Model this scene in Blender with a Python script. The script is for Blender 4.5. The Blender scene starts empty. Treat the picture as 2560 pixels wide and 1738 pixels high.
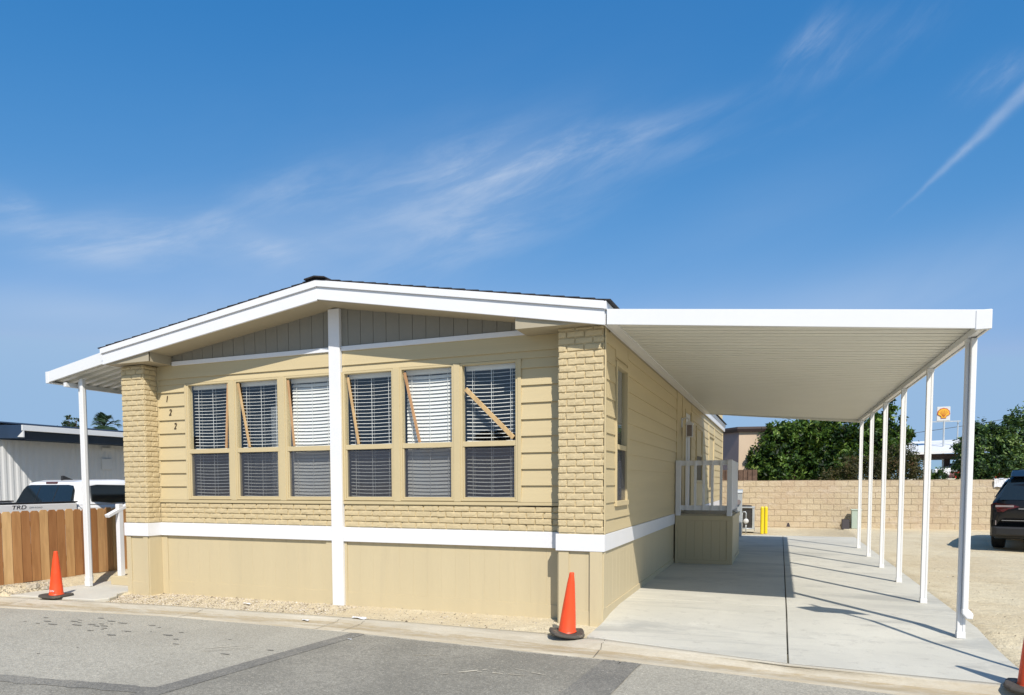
import bpy, math, random
import numpy as np
from mathutils import Vector, Matrix
random.seed(7); RNG = np.random.default_rng(7)
R = math.radians
S = bpy.context.scene
COL = S.collection

# ---------------------------------------------------------------- materials
def nt(m):
    m.use_nodes = True
    return m.node_tree, m.node_tree.nodes['Principled BSDF']

def N(t, typ, **kw):
    n = t.nodes.new(typ)
    for k, v in kw.items():
        if k in n.inputs.keys(): n.inputs[k].default_value = v
        else: setattr(n, k, v)
    return n

def mixc(t, fac, a, b, mode='MIX'):
    n = t.nodes.new('ShaderNodeMix'); n.data_type = 'RGBA'; n.blend_type = mode
    for idx, v in ((0, fac), (6, a), (7, b)):
        if isinstance(v, bpy.types.NodeSocket): t.links.new(v, n.inputs[idx])
        elif idx == 0: n.inputs[0].default_value = v
        else: n.inputs[idx].default_value = (*v, 1)
    return n.outputs[2]

def ramp(t, sock, p0, p1, c0=0.0, c1=1.0):
    n = t.nodes.new('ShaderNodeMapRange'); n.interpolation_type = 'SMOOTHSTEP'
    n.inputs[1].default_value = p0; n.inputs[2].default_value = p1
    n.inputs[3].default_value = c0; n.inputs[4].default_value = c1
    t.links.new(sock, n.inputs[0]); return n.outputs[0]

def noise(t, vec, scale, detail=3, rough=.6, dist=0):
    n = t.nodes.new('ShaderNodeTexNoise'); n.inputs['Scale'].default_value = scale
    n.inputs['Detail'].default_value = detail; n.inputs['Roughness'].default_value = rough
    n.inputs['Distortion'].default_value = dist
    t.links.new(vec, n.inputs['Vector']); return n.outputs['Fac']

def geo(t, scale=(1, 1, 1)):
    g = t.nodes.new('ShaderNodeNewGeometry')
    m = t.nodes.new('ShaderNodeMapping'); m.inputs['Scale'].default_value = scale
    t.links.new(g.outputs['Position'], m.inputs['Vector']); return m.outputs[0]

def bump(t, b, h, strength, dist=.01, prev=None):
    n = t.nodes.new('ShaderNodeBump'); n.inputs['Strength'].default_value = strength
    n.inputs['Distance'].default_value = dist
    t.links.new(h, n.inputs['Height'])
    if prev: t.links.new(prev, n.inputs['Normal'])
    t.links.new(n.outputs[0], b.inputs['Normal']); return n.outputs[0]

def sc(c, k): return tuple(min(1, x*k) for x in c)

def mat(name, c, rough=.6, var=.06, vs=2.5, fine=60, bs=.15, bd=.004, metal=0, stretch=(1, 1, 1), spec=.4, dirt=None):
    m = bpy.data.materials.new(name); t, b = nt(m)
    p = geo(t, stretch)
    n1 = noise(t, p, vs, 4); n2 = noise(t, p, fine, 2)
    a = mixc(t, ramp(t, n1, .3, .7), sc(c, 1-var), sc(c, 1+var))
    a = mixc(t, ramp(t, n2, .3, .7, 0, .5), a, mixc(t, .5, sc(c, 1-var), sc(c, 1-var)))
    if dirt:
        n3 = noise(t, p, dirt[1], 5, .7)
        a = mixc(t, ramp(t, n3, .52, .75, 0, dirt[2]), a, dirt[0])
    t.links.new(a, b.inputs['Base Color'])
    b.inputs['Roughness'].default_value = rough; b.inputs['Metallic'].default_value = metal
    b.inputs['Specular IOR Level'].default_value = spec
    if bs: bump(t, b, n2, bs, bd)
    return m

CREAM = (.60, .49, .285)
M = {}
M['siding'] = mat('painted siding', CREAM, .55, .035, 1.2, 14, .25, .004, stretch=(.25, .25, 5), dirt=((.42, .34, .2), 1.7, .12))
M['trim'] = mat('painted trim', (.59, .482, .28), .55, .03, 2, 40, .1)
M['brick'] = mat('painted brick', (.60, .485, .285), .75, .05, 9, 70, .6, .006)
M['skirt'] = mat('painted skirting', (.595, .50, .315), .6, .03, .8, 30, .15, .003, stretch=(3, 3, .3), dirt=((.45, .38, .26), 1.1, .22))
M['white'] = mat('white painted wood', (.80, .80, .81), .45, .02, 3, 30, .08)
M['alum'] = mat('white painted aluminium', (.78, .78, .77), .35, .015, 1.5, 20, .03)
M['pan'] = mat('ribbed white pan', (.76, .745, .66), .4, .02, 1.2, 20, .03)
M['shingle'] = mat('dark shingle', (.035, .033, .036), .9, .4, 6, 40, .8, .01)
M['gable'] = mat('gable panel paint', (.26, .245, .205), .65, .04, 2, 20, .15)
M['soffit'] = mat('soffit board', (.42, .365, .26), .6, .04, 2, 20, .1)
M['concrete'] = mat('driveway concrete', (.535, .52, .455), .85, .05, .45, 45, .25, .004, dirt=((.40, .40, .385), .75, .5))
M['darkgap'] = mat('dark gap', (.11, .10, .08), .9, .2, 8)
M['walk'] = mat('walkway concrete', (.57, .54, .46), .85, .06, 1.4, 50, .3, .004)
M['kerb'] = mat('kerb concrete', (.56, .51, .405), .9, .14, 1.3, 35, .6, .01, stretch=(.6, 2.6, 1), dirt=((.42, .35, .24), 1.6, .85))
M['yellow'] = mat('yellow paint', (.80, .62, .02), .4, .05)
M['metal_dark'] = mat('dark coil grille', (.06, .055, .05), .6, .2)
M['metal_grey'] = mat('galvanised metal', (.52, .55, .56), .4, .08, metal=.3)
M['greenbox'] = mat('pale green cabinet', (.42, .50, .42), .5, .04)
M['blackbox'] = mat('dark plastic', (.03, .022, .024), .5, .1)
M['tyre'] = mat('tyre rubber', (.018, .018, .018), .85, .2)
M['rim'] = mat('alloy rim', (.35, .35, .36), .3, .05, metal=.9)
M['orange'] = mat('cone orange vinyl', (.88, .085, .022), .42, .08, 7, 50, .15, .002, dirt=((.55, .10, .05), 6, .35))
M['conebase'] = mat('cone rubber base', (.075, .066, .055), .75, .2, 5, 40, .4, .005, dirt=((.38, .31, .21), 4, 1))
M['ink'] = mat('black ink', (.01, .01, .01), .5, 0, bs=0)
M['numeral'] = mat('dark brown numeral', (.05, .03, .02), .4, 0, bs=0)
M['tan'] = mat('tan stucco', (.62, .48, .34), .85, .04, 1.2, 60, .3)
M['mauve'] = mat('mauve stucco', (.32, .25, .24), .85, .05, 1.2, 60, .3)
M['roofdark'] = mat('dark roof edge', (.05, .032, .028), .7, .1)
M['navy'] = mat('dark blue fascia', (.03, .055, .10), .5, .1)
M['metalwhite'] = mat('corrugated white metal', (.70, .70, .68), .45, .03, 1.2, 20, .05)
M['bark'] = mat('bark', (.13, .09, .06), .9, .3, 6, 40, .8, .02)
M['gaswhite'] = mat('white canopy roof', (.78, .77, .75), .5, .03)
M['red'] = mat('red enamel', (.42, .03, .02), .4, .03, bs=0)
M['signyel'] = mat('yellow enamel', (.74, .40, .04), .4, .02, bs=0)
M['signwhite'] = mat('sign white', (.62, .62, .60), .4, .03, bs=0)
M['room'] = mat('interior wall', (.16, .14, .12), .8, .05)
M['doorw'] = mat('white interior door', (.62, .63, .64), .5, .02)
M['cable'] = mat('cable', (.05, .05, .05), .6, 0, bs=0)
M['plastic'] = mat('white plastic sheet', (.75, .75, .76), .5, .06)
M['rock'] = mat('pale rubble', (.50, .44, .34), .9, .2, 12, 60, .6, .01)
M['brownwood'] = mat('weathered fence wood', (.16, .10, .07), .85, .3, 5, 30, .4)

def glassy(name, tint, rough, transp, spec_ior=1.5):
    m = bpy.data.materials.new(name); m.use_nodes = True; t = m.node_tree; t.nodes.clear()
    o = t.nodes.new('ShaderNodeOutputMaterial')
    tr = N(t, 'ShaderNodeBsdfTransparent'); tr.inputs[0].default_value = (*transp, 1)
    gl = N(t, 'ShaderNodeBsdfGlossy'); gl.inputs['Roughness'].default_value = rough; gl.inputs[0].default_value = (*tint, 1)
    gm = t.nodes.new('ShaderNodeNewGeometry'); dt = t.nodes.new('ShaderNodeVectorMath'); dt.operation = 'DOT_PRODUCT'
    t.links.new(gm.outputs['Incoming'], dt.inputs[0]); t.links.new(gm.outputs['Normal'], dt.inputs[1])
    def mth(op, a, b):
        n = t.nodes.new('ShaderNodeMath'); n.operation = op
        for i, v in enumerate((a, b)):
            if isinstance(v, bpy.types.NodeSocket): t.links.new(v, n.inputs[i])
            elif v is not None: n.inputs[i].default_value = v
        return n.outputs[0]
    fr = mth('MULTIPLY', mth('POWER', mth('SUBTRACT', 1.0, mth('ABSOLUTE', dt.outputs['Value'], None)), 5.0), .92)
    fr = mth('ADD', fr, .075)
    nn = noise(t, geo(t), 1.6, 1); bp = t.nodes.new('ShaderNodeBump'); bp.inputs['Strength'].default_value = .25
    bp.inputs['Distance'].default_value = .02; t.links.new(nn, bp.inputs['Height']); t.links.new(bp.outputs[0], gl.inputs['Normal'])
    mx = t.nodes.new('ShaderNodeMixShader')
    t.links.new(fr, mx.inputs[0]); t.links.new(tr.outputs[0], mx.inputs[1]); t.links.new(gl.outputs[0], mx.inputs[2])
    t.links.new(mx.outputs[0], o.inputs[0]); return m
M['glass'] = glassy('window glass', (.9, .95, 1), .01, (.95, .97, .97), 1.5)
def screenmat():
    m = bpy.data.materials.new('insect screen'); m.use_nodes = True; t = m.node_tree; t.nodes.clear()
    o = t.nodes.new('ShaderNodeOutputMaterial'); tr = N(t, 'ShaderNodeBsdfTransparent')
    d = N(t, 'ShaderNodeBsdfDiffuse'); d.inputs[0].default_value = (.085, .09, .11, 1)
    mx = t.nodes.new('ShaderNodeMixShader'); mx.inputs[0].default_value = .47
    t.links.new(tr.outputs[0], mx.inputs[1]); t.links.new(d.outputs[0], mx.inputs[2]); t.links.new(mx.outputs[0], o.inputs[0]); return m
M['screen'] = screenmat()
def solid(name, c, rough, spec=.5, metal=0, coat=0):
    m = bpy.data.materials.new(name); t, b = nt(m)
    n1 = noise(t, geo(t), 3, 2)
    t.links.new(mixc(t, n1, sc(c, .95), sc(c, 1.05)), b.inputs['Base Color'])
    b.inputs['Roughness'].default_value = rough; b.inputs['Specular IOR Level'].default_value = spec
    b.inputs['Metallic'].default_value = metal; b.inputs['Coat Weight'].default_value = coat; b.inputs['Coat Roughness'].default_value = .05
    return m
M['carwhite'] = solid('white car paint', (.80, .80, .80), .35, .5, 0, .6)
M['carblack'] = solid('black car paint', (.006, .006, .007), .35, .35, 0, .25)
M['carglass'] = solid('tinted car glass', (.012, .018, .022), .06, .7)
M['redlens'] = solid('red tail lens', (.085, .006, .006), .2, .6, 0, .5)
M['clearlens'] = solid('clear lens', (.26, .22, .22), .2, .6)
M['blackplastic'] = solid('black plastic', (.015, .015, .016), .5)
M['chrome'] = solid('bright trim', (.35, .35, .36), .2, .6, .7)
M['slat'] = solid('blind slat', (.84, .82, .77), .4)

def tintmat(name, cols, rough=.7, stretch=(1, 1, 1), vs=8, fine=40, bs=.3, bd=.004, spec=.3, transl=0, knots=False):
    """colour picked per face group from the 'tint' attribute"""
    m = bpy.data.materials.new(name); t, b = nt(m)
    at = t.nodes.new('ShaderNodeAttribute'); at.attribute_name = 'tint'
    cr = t.nodes.new('ShaderNodeValToRGB'); e = cr.color_ramp.elements
    while len(e) < len(cols): e.new(.5)
    for i, c in enumerate(cols):
        e[i].position = i/(len(cols)-1); e[i].color = (*c, 1)
    t.links.new(at.outputs['Fac'], cr.inputs[0])
    p = geo(t, stretch)
    n1 = noise(t, p, vs, 4, .6, .6)
    col = mixc(t, ramp(t, n1, .35, .7, 0, .55), cr.outputs[0], mixc(t, 1, (0, 0, 0), (.62, .55, .5)), 'MULTIPLY')
    if knots:
        vo = t.nodes.new('ShaderNodeTexVoronoi'); vo.inputs['Scale'].default_value = 2.6
        t.links.new(geo(t, (1, 1.0, 1.0)), vo.inputs['Vector'])
        col = mixc(t, ramp(t, vo.outputs['Distance'], .03, .075, .85, 0), col, (.07, .03, .015))
    t.links.new(col, b.inputs['Base Color']); b.inputs['Roughness'].default_value = rough
    b.inputs['Specular IOR Level'].default_value = spec
    if bs: bump(t, b, noise(t, p, fine, 2), bs, bd)
    if transl:
        tr = N(t, 'ShaderNodeBsdfTranslucent'); mx = t.nodes.new('ShaderNodeMixShader'); mx.inputs[0].default_value = transl
        t.links.new(mixc(t, .6, cr.outputs[0], (.25, .4, .02)), tr.inputs[0])
        t.links.new(b.outputs[0], mx.inputs[1]); t.links.new(tr.outputs[0], mx.inputs[2])
        t.links.new(mx.outputs[0], t.nodes['Material Output'].inputs[0])
    return m
M['cedar'] = tintmat('cedar boards', [(.25, .10, .038), (.42, .20, .075), (.55, .30, .12), (.72, .47, .22), (.46, .24, .10)], .75, (1, 1, .12), 14, 60, .3, knots=True)
M['brace'] = tintmat('pine stick', [(.52, .30, .15), (.60, .42, .21)], .6, (1, 1, .2), 20, 60, .1)
M['leaf_a'] = tintmat('broad green leaves', [(.006, .018, .006), (.022, .058, .012), (.10, .19, .03), (.28, .38, .09)], .5, transl=.22, bs=0, vs=3)
M['leaf_b'] = tintmat('blue green leaves', [(.008, .022, .012), (.028, .066, .026), (.09, .17, .05), (.20, .29, .08)], .5, transl=.18, bs=0, vs=3)
M['leaf_c'] = tintmat('brownish leaves', [(.03, .035, .012), (.06, .06, .022), (.10, .085, .03), (.15, .08, .04)], .6, transl=.15, bs=0, vs=3)
M['leaf_p'] = tintmat('palm leaves', [(.02, .045, .022), (.05, .09, .05)], .5, transl=.1, bs=0)
M['pebble'] = tintmat('pebbles', [(.16, .13, .09), (.40, .33, .23), (.56, .48, .36), (.74, .69, .60)], .9, bs=.2)

def dirtmat():
    m = bpy.data.materials.new('dry dirt'); t, b = nt(m)
    p = geo(t)
    a = mixc(t, ramp(t, noise(t, p, .5, 5, .65), .35, .65), (.66, .55, .355), (.74, .65, .45))
    a = mixc(t, ramp(t, noise(t, p, 2.3, 5, .7), .5, .8, 0, .7), a, (.50, .38, .20))
    a = mixc(t, ramp(t, noise(t, p, 40, 3, .7), .3, .75, 0, .45), a, (.38, .31, .22))
    a = mixc(t, ramp(t, noise(t, geo(t, (.25, 1.2, 1)), 1.5, 5, .8), .60, .72, 0, .55), a, (.68, .61, .48))
    t.links.new(a, b.inputs['Base Color']); b.inputs['Roughness'].default_value = .95
    h = bump(t, b, noise(t, p, 3.5, 6, .75), .9, .07)
    bump(t, b, noise(t, p, 55, 3, .7), .6, .015, h)
    return m
M['dirt'] = dirtmat()
def asphalt(name, c1, c2, c3):
    m = bpy.data.materials.new(name); t, b = nt(m)
    p = geo(t)
    a = mixc(t, ramp(t, noise(t, p, .7, 5, .65), .35, .65), c1, c2)
    vo = t.nodes.new('ShaderNodeTexVoronoi'); vo.inputs['Scale'].default_value = 95; t.links.new(p, vo.inputs['Vector'])
    a = mixc(t, ramp(t, vo.outputs['Distance'], .25, .7, .0, .5), a, c3)
    sp = noise(t, p, 140, 2, .8)
    a = mixc(t, ramp(t, sp, .55, .75, 0, .55), a, sc(c2, 1.7))
    a = mixc(t, ramp(t, noise(t, p, 7, 4, .7), .5, .75, 0, .5), a, sc(c1, .7))
    a = mixc(t, ramp(t, noise(t, p, 38, 3, .75), .45, .62, 0, .6), a, sc(c1, .62))
    a = mixc(t, ramp(t, noise(t, p, 52, 3, .75), .55, .68, 0, .6), a, sc(c2, 1.4))
    # hairline cracks
    v2 = t.nodes.new('ShaderNodeTexVoronoi'); v2.feature = 'DISTANCE_TO_EDGE'; v2.inputs['Scale'].default_value = .85
    ns = t.nodes.new('ShaderNodeTexNoise'); ns.inputs['Scale'].default_value = 3; ns.inputs['Detail'].default_value = 4
    t.links.new(p, ns.inputs['Vector'])
    va = t.nodes.new('ShaderNodeVectorMath'); va.operation = 'MULTIPLY_ADD'; va.inputs[1].default_value = (.5, .5, 0)
    t.links.new(ns.outputs['Color'], va.inputs[0]); t.links.new(p, va.inputs[2]); t.links.new(va.outputs[0], v2.inputs['Vector'])
    a = mixc(t, ramp(t, v2.outputs['Distance'], .001, .005, .25, 0), a, sc(c1, .45))
    t.links.new(a, b.inputs['Base Color']); b.inputs['Roughness'].default_value = .9
    bump(t, b, vo.outputs['Distance'], .5, .008)
    return m
M['asphalt'] = asphalt('old grey asphalt', (.41, .38, .305), (.50, .465, .375), (.25, .23, .19))
M['patchasphalt'] = asphalt('darker asphalt patch', (.25, .233, .188), (.38, .352, .285), (.15, .142, .12))
M['seal'] = asphalt('tar seam', (.20, .19, .165), (.34, .315, .26), (.12, .115, .10))
def kerbmat():
    m = M['kerb']; t = m.node_tree; b = t.nodes['Principled BSDF']
    src = b.inputs['Base Color'].links[0].from_socket
    at = t.nodes.new('ShaderNodeAttribute'); at.attribute_name = 'tint'
    n1 = ramp(t, noise(t, geo(t, (.8, 3, 1)), 3.2, 5, .75), .30, .62)
    f = t.nodes.new('ShaderNodeMath'); f.operation = 'MULTIPLY'; t.links.new(n1, f.inputs[0]); t.links.new(at.outputs['Fac'], f.inputs[1])
    a = mixc(t, f.outputs[0], src, (.40, .32, .20))
    a = mixc(t, ramp(t, noise(t, geo(t), 60, 3, .8), .55, .75, 0, .45), a, (.33, .29, .22))
    t.links.new(a, b.inputs['Base Color'])
kerbmat()
def concretemat():
    m = bpy.data.materials.new('weathered driveway concrete'); t, b = nt(m)
    p = geo(t)
    a = mixc(t, ramp(t, noise(t, p, .55, 5, .62, .6), .30, .70), (.52, .50, .425), (.615, .59, .50))
    a = mixc(t, ramp(t, noise(t, geo(t, (.35, 1.3, 1)), 1.1, 6, .72, .8), .48, .66, 0, .75), a, (.36, .355, .315))
    a = mixc(t, ramp(t, noise(t, geo(t, (.6, 1, 1)), 2.1, 6, .8, .5), .54, .70, 0, .65), a, (.66, .635, .54))
    a = mixc(t, ramp(t, noise(t, p, 4.5, 6, .8), .54, .68, 0, .5), a, (.37, .35, .30))
    a = mixc(t, ramp(t, noise(t, p, 70, 3, .8), .45, .7, 0, .25), a, (.42, .41, .37))
    a = mixc(t, ramp(t, noise(t, geo(t, (1.5, 90, 1)), 1, 2, .5), .45, .7, 0, .18), a, (.44, .43, .39))
    t.links.new(a, b.inputs['Base Color']); b.inputs['Roughness'].default_value = .85
    h = bump(t, b, noise(t, geo(t, (1.5, 120, 1)), 1, 2, .5), .25, .003); bump(t, b, noise(t, p, 60, 3, .7), .3, .004, h)
    return m
M['concrete'] = concretemat()
def blockmat():
    m = bpy.data.materials.new('split face block'); t, b = nt(m)
    g = t.nodes.new('ShaderNodeNewGeometry'); sx = t.nodes.new('ShaderNodeSeparateXYZ'); cx = t.nodes.new('ShaderNodeCombineXYZ')
    t.links.new(g.outputs['Position'], sx.inputs[0]); t.links.new(sx.outputs[0], cx.inputs[0]); t.links.new(sx.outputs[2], cx.inputs[1])
    nz = t.nodes.new('ShaderNodeTexNoise'); nz.inputs['Scale'].default_value = 3.5; t.links.new(g.outputs['Position'], nz.inputs['Vector'])
    va = t.nodes.new('ShaderNodeVectorMath'); va.operation = 'MULTIPLY_ADD'; va.inputs[1].default_value = (.03, .03, 0)
    t.links.new(nz.outputs['Color'], va.inputs[0]); t.links.new(cx.outputs[0], va.inputs[2])
    br = t.nodes.new('ShaderNodeTexBrick'); t.links.new(va.outputs[0], br.inputs['Vector'])
    for k, v in (('Scale', 1), ('Mortar Size', .012), ('Brick Width', .40), ('Row Height', .194), ('Mortar Smooth', .2), ('Bias', 0)): br.inputs[k].default_value = v
    br.inputs['Color1'].default_value = (.53, .43, .285, 1); br.inputs['Color2'].default_value = (.59, .49, .335, 1); br.inputs['Mortar'].default_value = (.36, .28, .19, 1)
    p = geo(t)
    a = mixc(t, ramp(t, noise(t, p, .6, 5, .7), .42, .72, 0, .7), br.outputs['Color'], (.50, .37, .25))
    a = mixc(t, ramp(t, noise(t, geo(t, (1, 1, 2.5)), 1.7, 5, .75), .5, .7, 0, .5), a, (.66, .56, .44))
    a = mixc(t, ramp(t, noise(t, p, 12, 4, .7), .5, .8, 0, .45), a, (.36, .27, .18))
    t.links.new(a, b.inputs['Base Color']); b.inputs['Roughness'].default_value = .95
    iv = t.nodes.new('ShaderNodeMath'); iv.operation = 'SUBTRACT'; iv.inputs[0].default_value = 1; t.links.new(br.outputs['Fac'], iv.inputs[1])
    h = bump(t, b, iv.outputs[0], .55, .018); bump(t, b, noise(t, p, 14, 5, .7), .8, .03, h)
    return m
M['block'] = blockmat()

# ---------------------------------------------------------------- mesh builder
def root_loc(o):
    while o is not None and o.parent is not None: o = o.parent
    return Vector(o.location) if o is not None else Vector((0, 0, 0))

class MB:
    def __init__(s): s.v = []; s.f = []; s.t = []; s.tint = 0.0; s.cuts = []
    def face(s, idx): s.f.append(tuple(idx)); s.t.append(s.tint)
    def add(s, vs, fs):
        k = len(s.v); s.cuts.append((k, len(s.f))); s.v += [tuple(p) for p in vs]
        for f in fs: s.face([i+k for i in f])
    def each(s, name, m, parent=None, **kw):
        """every added piece as an object of its own"""
        out = []
        ends = s.cuts[1:]+[(len(s.v), len(s.f))]
        for (v0, f0), (v1, f1) in zip(s.cuts, ends):
            q = MB(); q.v = s.v[v0:v1]; q.f = [tuple(i-v0 for i in f) for f in s.f[f0:f1]]; q.t = s.t[f0:f1]
            out.append(q.build(name, m, parent, **kw))
        return out
    def box(s, x0, x1, y0, y1, z0, z1):
        if x0 > x1: x0, x1 = x1, x0
        if y0 > y1: y0, y1 = y1, y0
        if z0 > z1: z0, z1 = z1, z0
        s.add([(x0, y0, z0), (x1, y0, z0), (x1, y1, z0), (x0, y1, z0), (x0, y0, z1), (x1, y0, z1), (x1, y1, z1), (x0, y1, z1)],
              [(0, 3, 2, 1), (4, 5, 6, 7), (0, 1, 5, 4), (1, 2, 6, 5), (2, 3, 7, 6), (3, 0, 4, 7)]); return s
    def beam(s, p, q, w, h, up=(0, 0, 1)):
        p, q = Vector(p), Vector(q); d = (q-p).normalized(); u = Vector(up)
        a = d.cross(u).normalized()*(w/2); b = a.cross(d).normalized()*(h/2)
        vs = [p-a-b, p+a-b, p+a+b, p-a+b, q-a-b, q+a-b, q+a+b, q-a+b]
        s.add(vs, [(0, 1, 2, 3), (7, 6, 5, 4), (0, 4, 5, 1), (1, 5, 6, 2), (2, 6, 7, 3), (3, 7, 4, 0)]); return s
    def prism(s, poly, axis, a, b):
        """poly 2-D; axis 'x': poly=(y,z); 'y': poly=(x,z); 'z': poly=(x,y)"""
        def P(p, t): return {'x': (t, p[0], p[1]), 'y': (p[0], t, p[1]), 'z': (p[0], p[1], t)}[axis]
        n = len(poly); s.add([P(p, a) for p in poly]+[P(p, b) for p in poly],
            [tuple(range(n)), tuple(range(2*n-1, n-1, -1))]+[(i, n+i, n+(i+1) % n, (i+1) % n) for i in range(n)]); return s
    def loft(s, secs, closed=True, caps=True):
        n = len(secs[0]); k = len(s.v)
        for q in secs: s.v += [tuple(p) for p in q]
        for i in range(len(secs)-1):
            for j in range(n if closed else n-1):
                a = k+i*n+j; b = k+i*n+(j+1) % n
                s.face((a, b, b+n, a+n))
        if caps and closed:
            s.face(range(k+n-1, k-1, -1)); s.face(range(k+(len(secs)-1)*n, k+len(secs)*n))
        return s
    def tube(s, pts, r, n=10):
        secs = []
        for i, p in enumerate(pts):
            p = Vector(p); d = (Vector(pts[min(i+1, len(pts)-1)])-Vector(pts[max(i-1, 0)])).normalized()
            a = d.cross(Vector((0, 0, 1)) if abs(d.z) < .9 else Vector((1, 0, 0))).normalized(); b = d.cross(a)
            rr = r[i] if isinstance(r, (list, tuple)) else r
            secs.append([p+(a*math.cos(2*math.pi*j/n)+b*math.sin(2*math.pi*j/n))*rr for j in range(n)])
        return s.loft(secs)
    def grid(s, xs, ys, fn):
        k = len(s.v); n = len(ys)
        for x in xs:
            for y in ys: s.v.append(tuple(fn(x, y)))
        for i in range(len(xs)-1):
            for j in range(n-1): s.face((k+i*n+j, k+(i+1)*n+j, k+(i+1)*n+j+1, k+i*n+j+1))
        return s
    def build(s, name, m, parent=None, bevel=0, smooth=False, seg=1, local=False, recalc=True):
        me = bpy.data.meshes.new(name)
        L = Vector((0, 0, 0)) if local else root_loc(parent)
        me.from_pydata([(p[0]-L.x, p[1]-L.y, p[2]-L.z) for p in s.v], [], s.f)
        if isinstance(m, bpy.types.Material): me.materials.append(m)
        at = me.attributes.new('tint', 'FLOAT', 'FACE'); at.data.foreach_set('value', s.t)
        if recalc:
            import bmesh
            b = bmesh.new(); b.from_mesh(me); bmesh.ops.recalc_face_normals(b, faces=b.faces); b.to_mesh(me); b.free()
        if smooth: me.polygons.foreach_set('use_smooth', [True]*len(me.polygons))
        o = bpy.data.objects.new(name, me); COL.objects.link(o); o.parent = parent
        if bevel:
            bv = o.modifiers.new('bevel', 'BEVEL'); bv.width = bevel; bv.segments = seg; bv.limit_method = 'ANGLE'; bv.harden_normals = False
        return o

def tag(o, label=None, cat=None, group=None, kind=None):
    for k, v in (('label', label), ('category', cat), ('group', group), ('kind', kind)):
        if v: o[k] = v
    return o
def thing(name, label, cat, loc=(0, 0, 0), rz=0, group=None):
    o = bpy.data.objects.new(name, None); o.empty_display_size = .1; COL.objects.link(o)
    o.location = loc; o.rotation_euler = (0, 0, rz); return tag(o, label, cat, group)
def copy_tree(o, parent=None):
    c = o.copy(); COL.objects.link(c); c.parent = parent
    for ch in [x for x in bpy.data.objects if x.parent == o]: copy_tree(ch, c)
    return c
def text(name, body, size, loc, rot, m, parent, ext=.004, shear=0, sx=1):
    cu = bpy.data.curves.new(name, 'FONT'); cu.body = body; cu.size = size; cu.extrude = ext; cu.shear = shear
    cu.align_x = 'CENTER'; cu.align_y = 'CENTER'; cu.materials.append(m)
    tmp = bpy.data.objects.new('tmp_text', cu); COL.objects.link(tmp)
    bpy.context.view_layer.update()
    me = bpy.data.meshes.new_from_object(tmp.evaluated_get(bpy.context.evaluated_depsgraph_get()))
    bpy.data.objects.remove(tmp); bpy.data.curves.remove(cu)
    o = bpy.data.objects.new(name, me); COL.objects.link(o); o.parent = parent
    o.location = Vector(loc)-root_loc(parent); o.rotation_euler = rot; o.scale = (sx, 1, 1); return o
def lerp(x, xs, ys): return float(np.interp(x, xs, ys))

# ---------------------------------------------------------------- ground, road, kerb
CTX = [-60, -20, -8.67, -5.82, -3.01, -.36, .29, 2.04, 3.66, 8, 20, 60]
CTY = [-5.0, -2.1, -1.20, -.92, -.78, -.80, -1.0, -1.35, -1.42, -1.75, -2.6, -5.5]
GX = [-60, -20, -8.2, -5.56, -2.88, .27, 2.14, 8, 20, 60]
GY = [-5.3, -2.4, -1.50, -1.17, -1.0, -1.29, -1.5, -2.0, -2.9, -5.8]
AX = [-60, -20, -7.81, -5.31, -2.56, .64, 1.82, 2.57, 8, 20, 60]
AY = [-5.6, -2.75, -1.75, -1.42, -1.38, -1.58, -1.69, -1.79, -2.4, -3.2, -6.2]
def ztop(x): return lerp(x, [-10, 0, .3, 60], [-.14, -.12, -.09, -.09])
def zgut(x): return lerp(x, [-10, 0, .3, 60], [-.165, -.16, -.155, -.155])
def slabz(y): return lerp(y, [-1.5, -.25, .3], [-.092, -.07, 0])
def nz(x, y, s=1.0): return math.sin(x*2.1*s+1.3)*math.sin(y*1.7*s+.4)*.5+math.sin(x*5.3*s+y*3.1*s)*.25+math.sin(y*7.9*s-x*4.3*s+2)*.15
def groundz(x, y):
    if x < -8.95: return -.2
    if x < -8.45: z = lerp(x, [-8.95, -8.8, -8.45], [-.2, 0, -.10]) + nz(x, y, 3)*.012; return z if y > -1 else z+(y+1)*.05
    if x < -7.15: return -.125
    if x < .12: return (lerp(x, [-7.2, 0], [-.16, -.115]) + nz(x, y, 4)*.008) if y < .6 else -.12
    if x < 3.85: return slabz(y)-.03
    z = slabz(y)-.012+nz(x, y, .8)*.018*min(1, (x-3.85)*2)
    if y > 17: z = lerp(y, [17.3, 24, 45, 70, 400], [0, .3, 1.70, 1.75, 1.8])*min(1, max(0, (x-3.85)/4+.5))
    return z
xs = [-400, -120, -60, -30, -16, -9.6, -9.0, -8.95, -8.87, -8.8, -8.7, -8.55, -8.45]+[-7.9, -7.3, -7.16, -7.14]+[-7+.15*i for i in range(47)]+[.1, .115, .125, 2, 3.84, 3.86]+[4+.35*i for i in range(40)]+[20, 25, 35, 60, 120, 400]
us = [0, .08, .16, .25, .35, .5, .7, .9, 1.1, 1.3, 1.5, 1.8, 2.2, 2.8, 3.5, 4.5, 6, 8, 10, 12, 14, 16, 17.5, 18.9, 20, 23, 27, 33, 40, 47, 60, 75, 120, 400]
m = MB()
m.grid(xs, us, lambda x, u: (x, lerp(x, CTX, CTY)+u, groundz(x, lerp(x, CTX, CTY)+u) if u > 0 else min(ztop(x)-.004, groundz(x, 0)+.05)))
tag(m.build('ground', M['dirt'], smooth=True), kind='structure')
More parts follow.
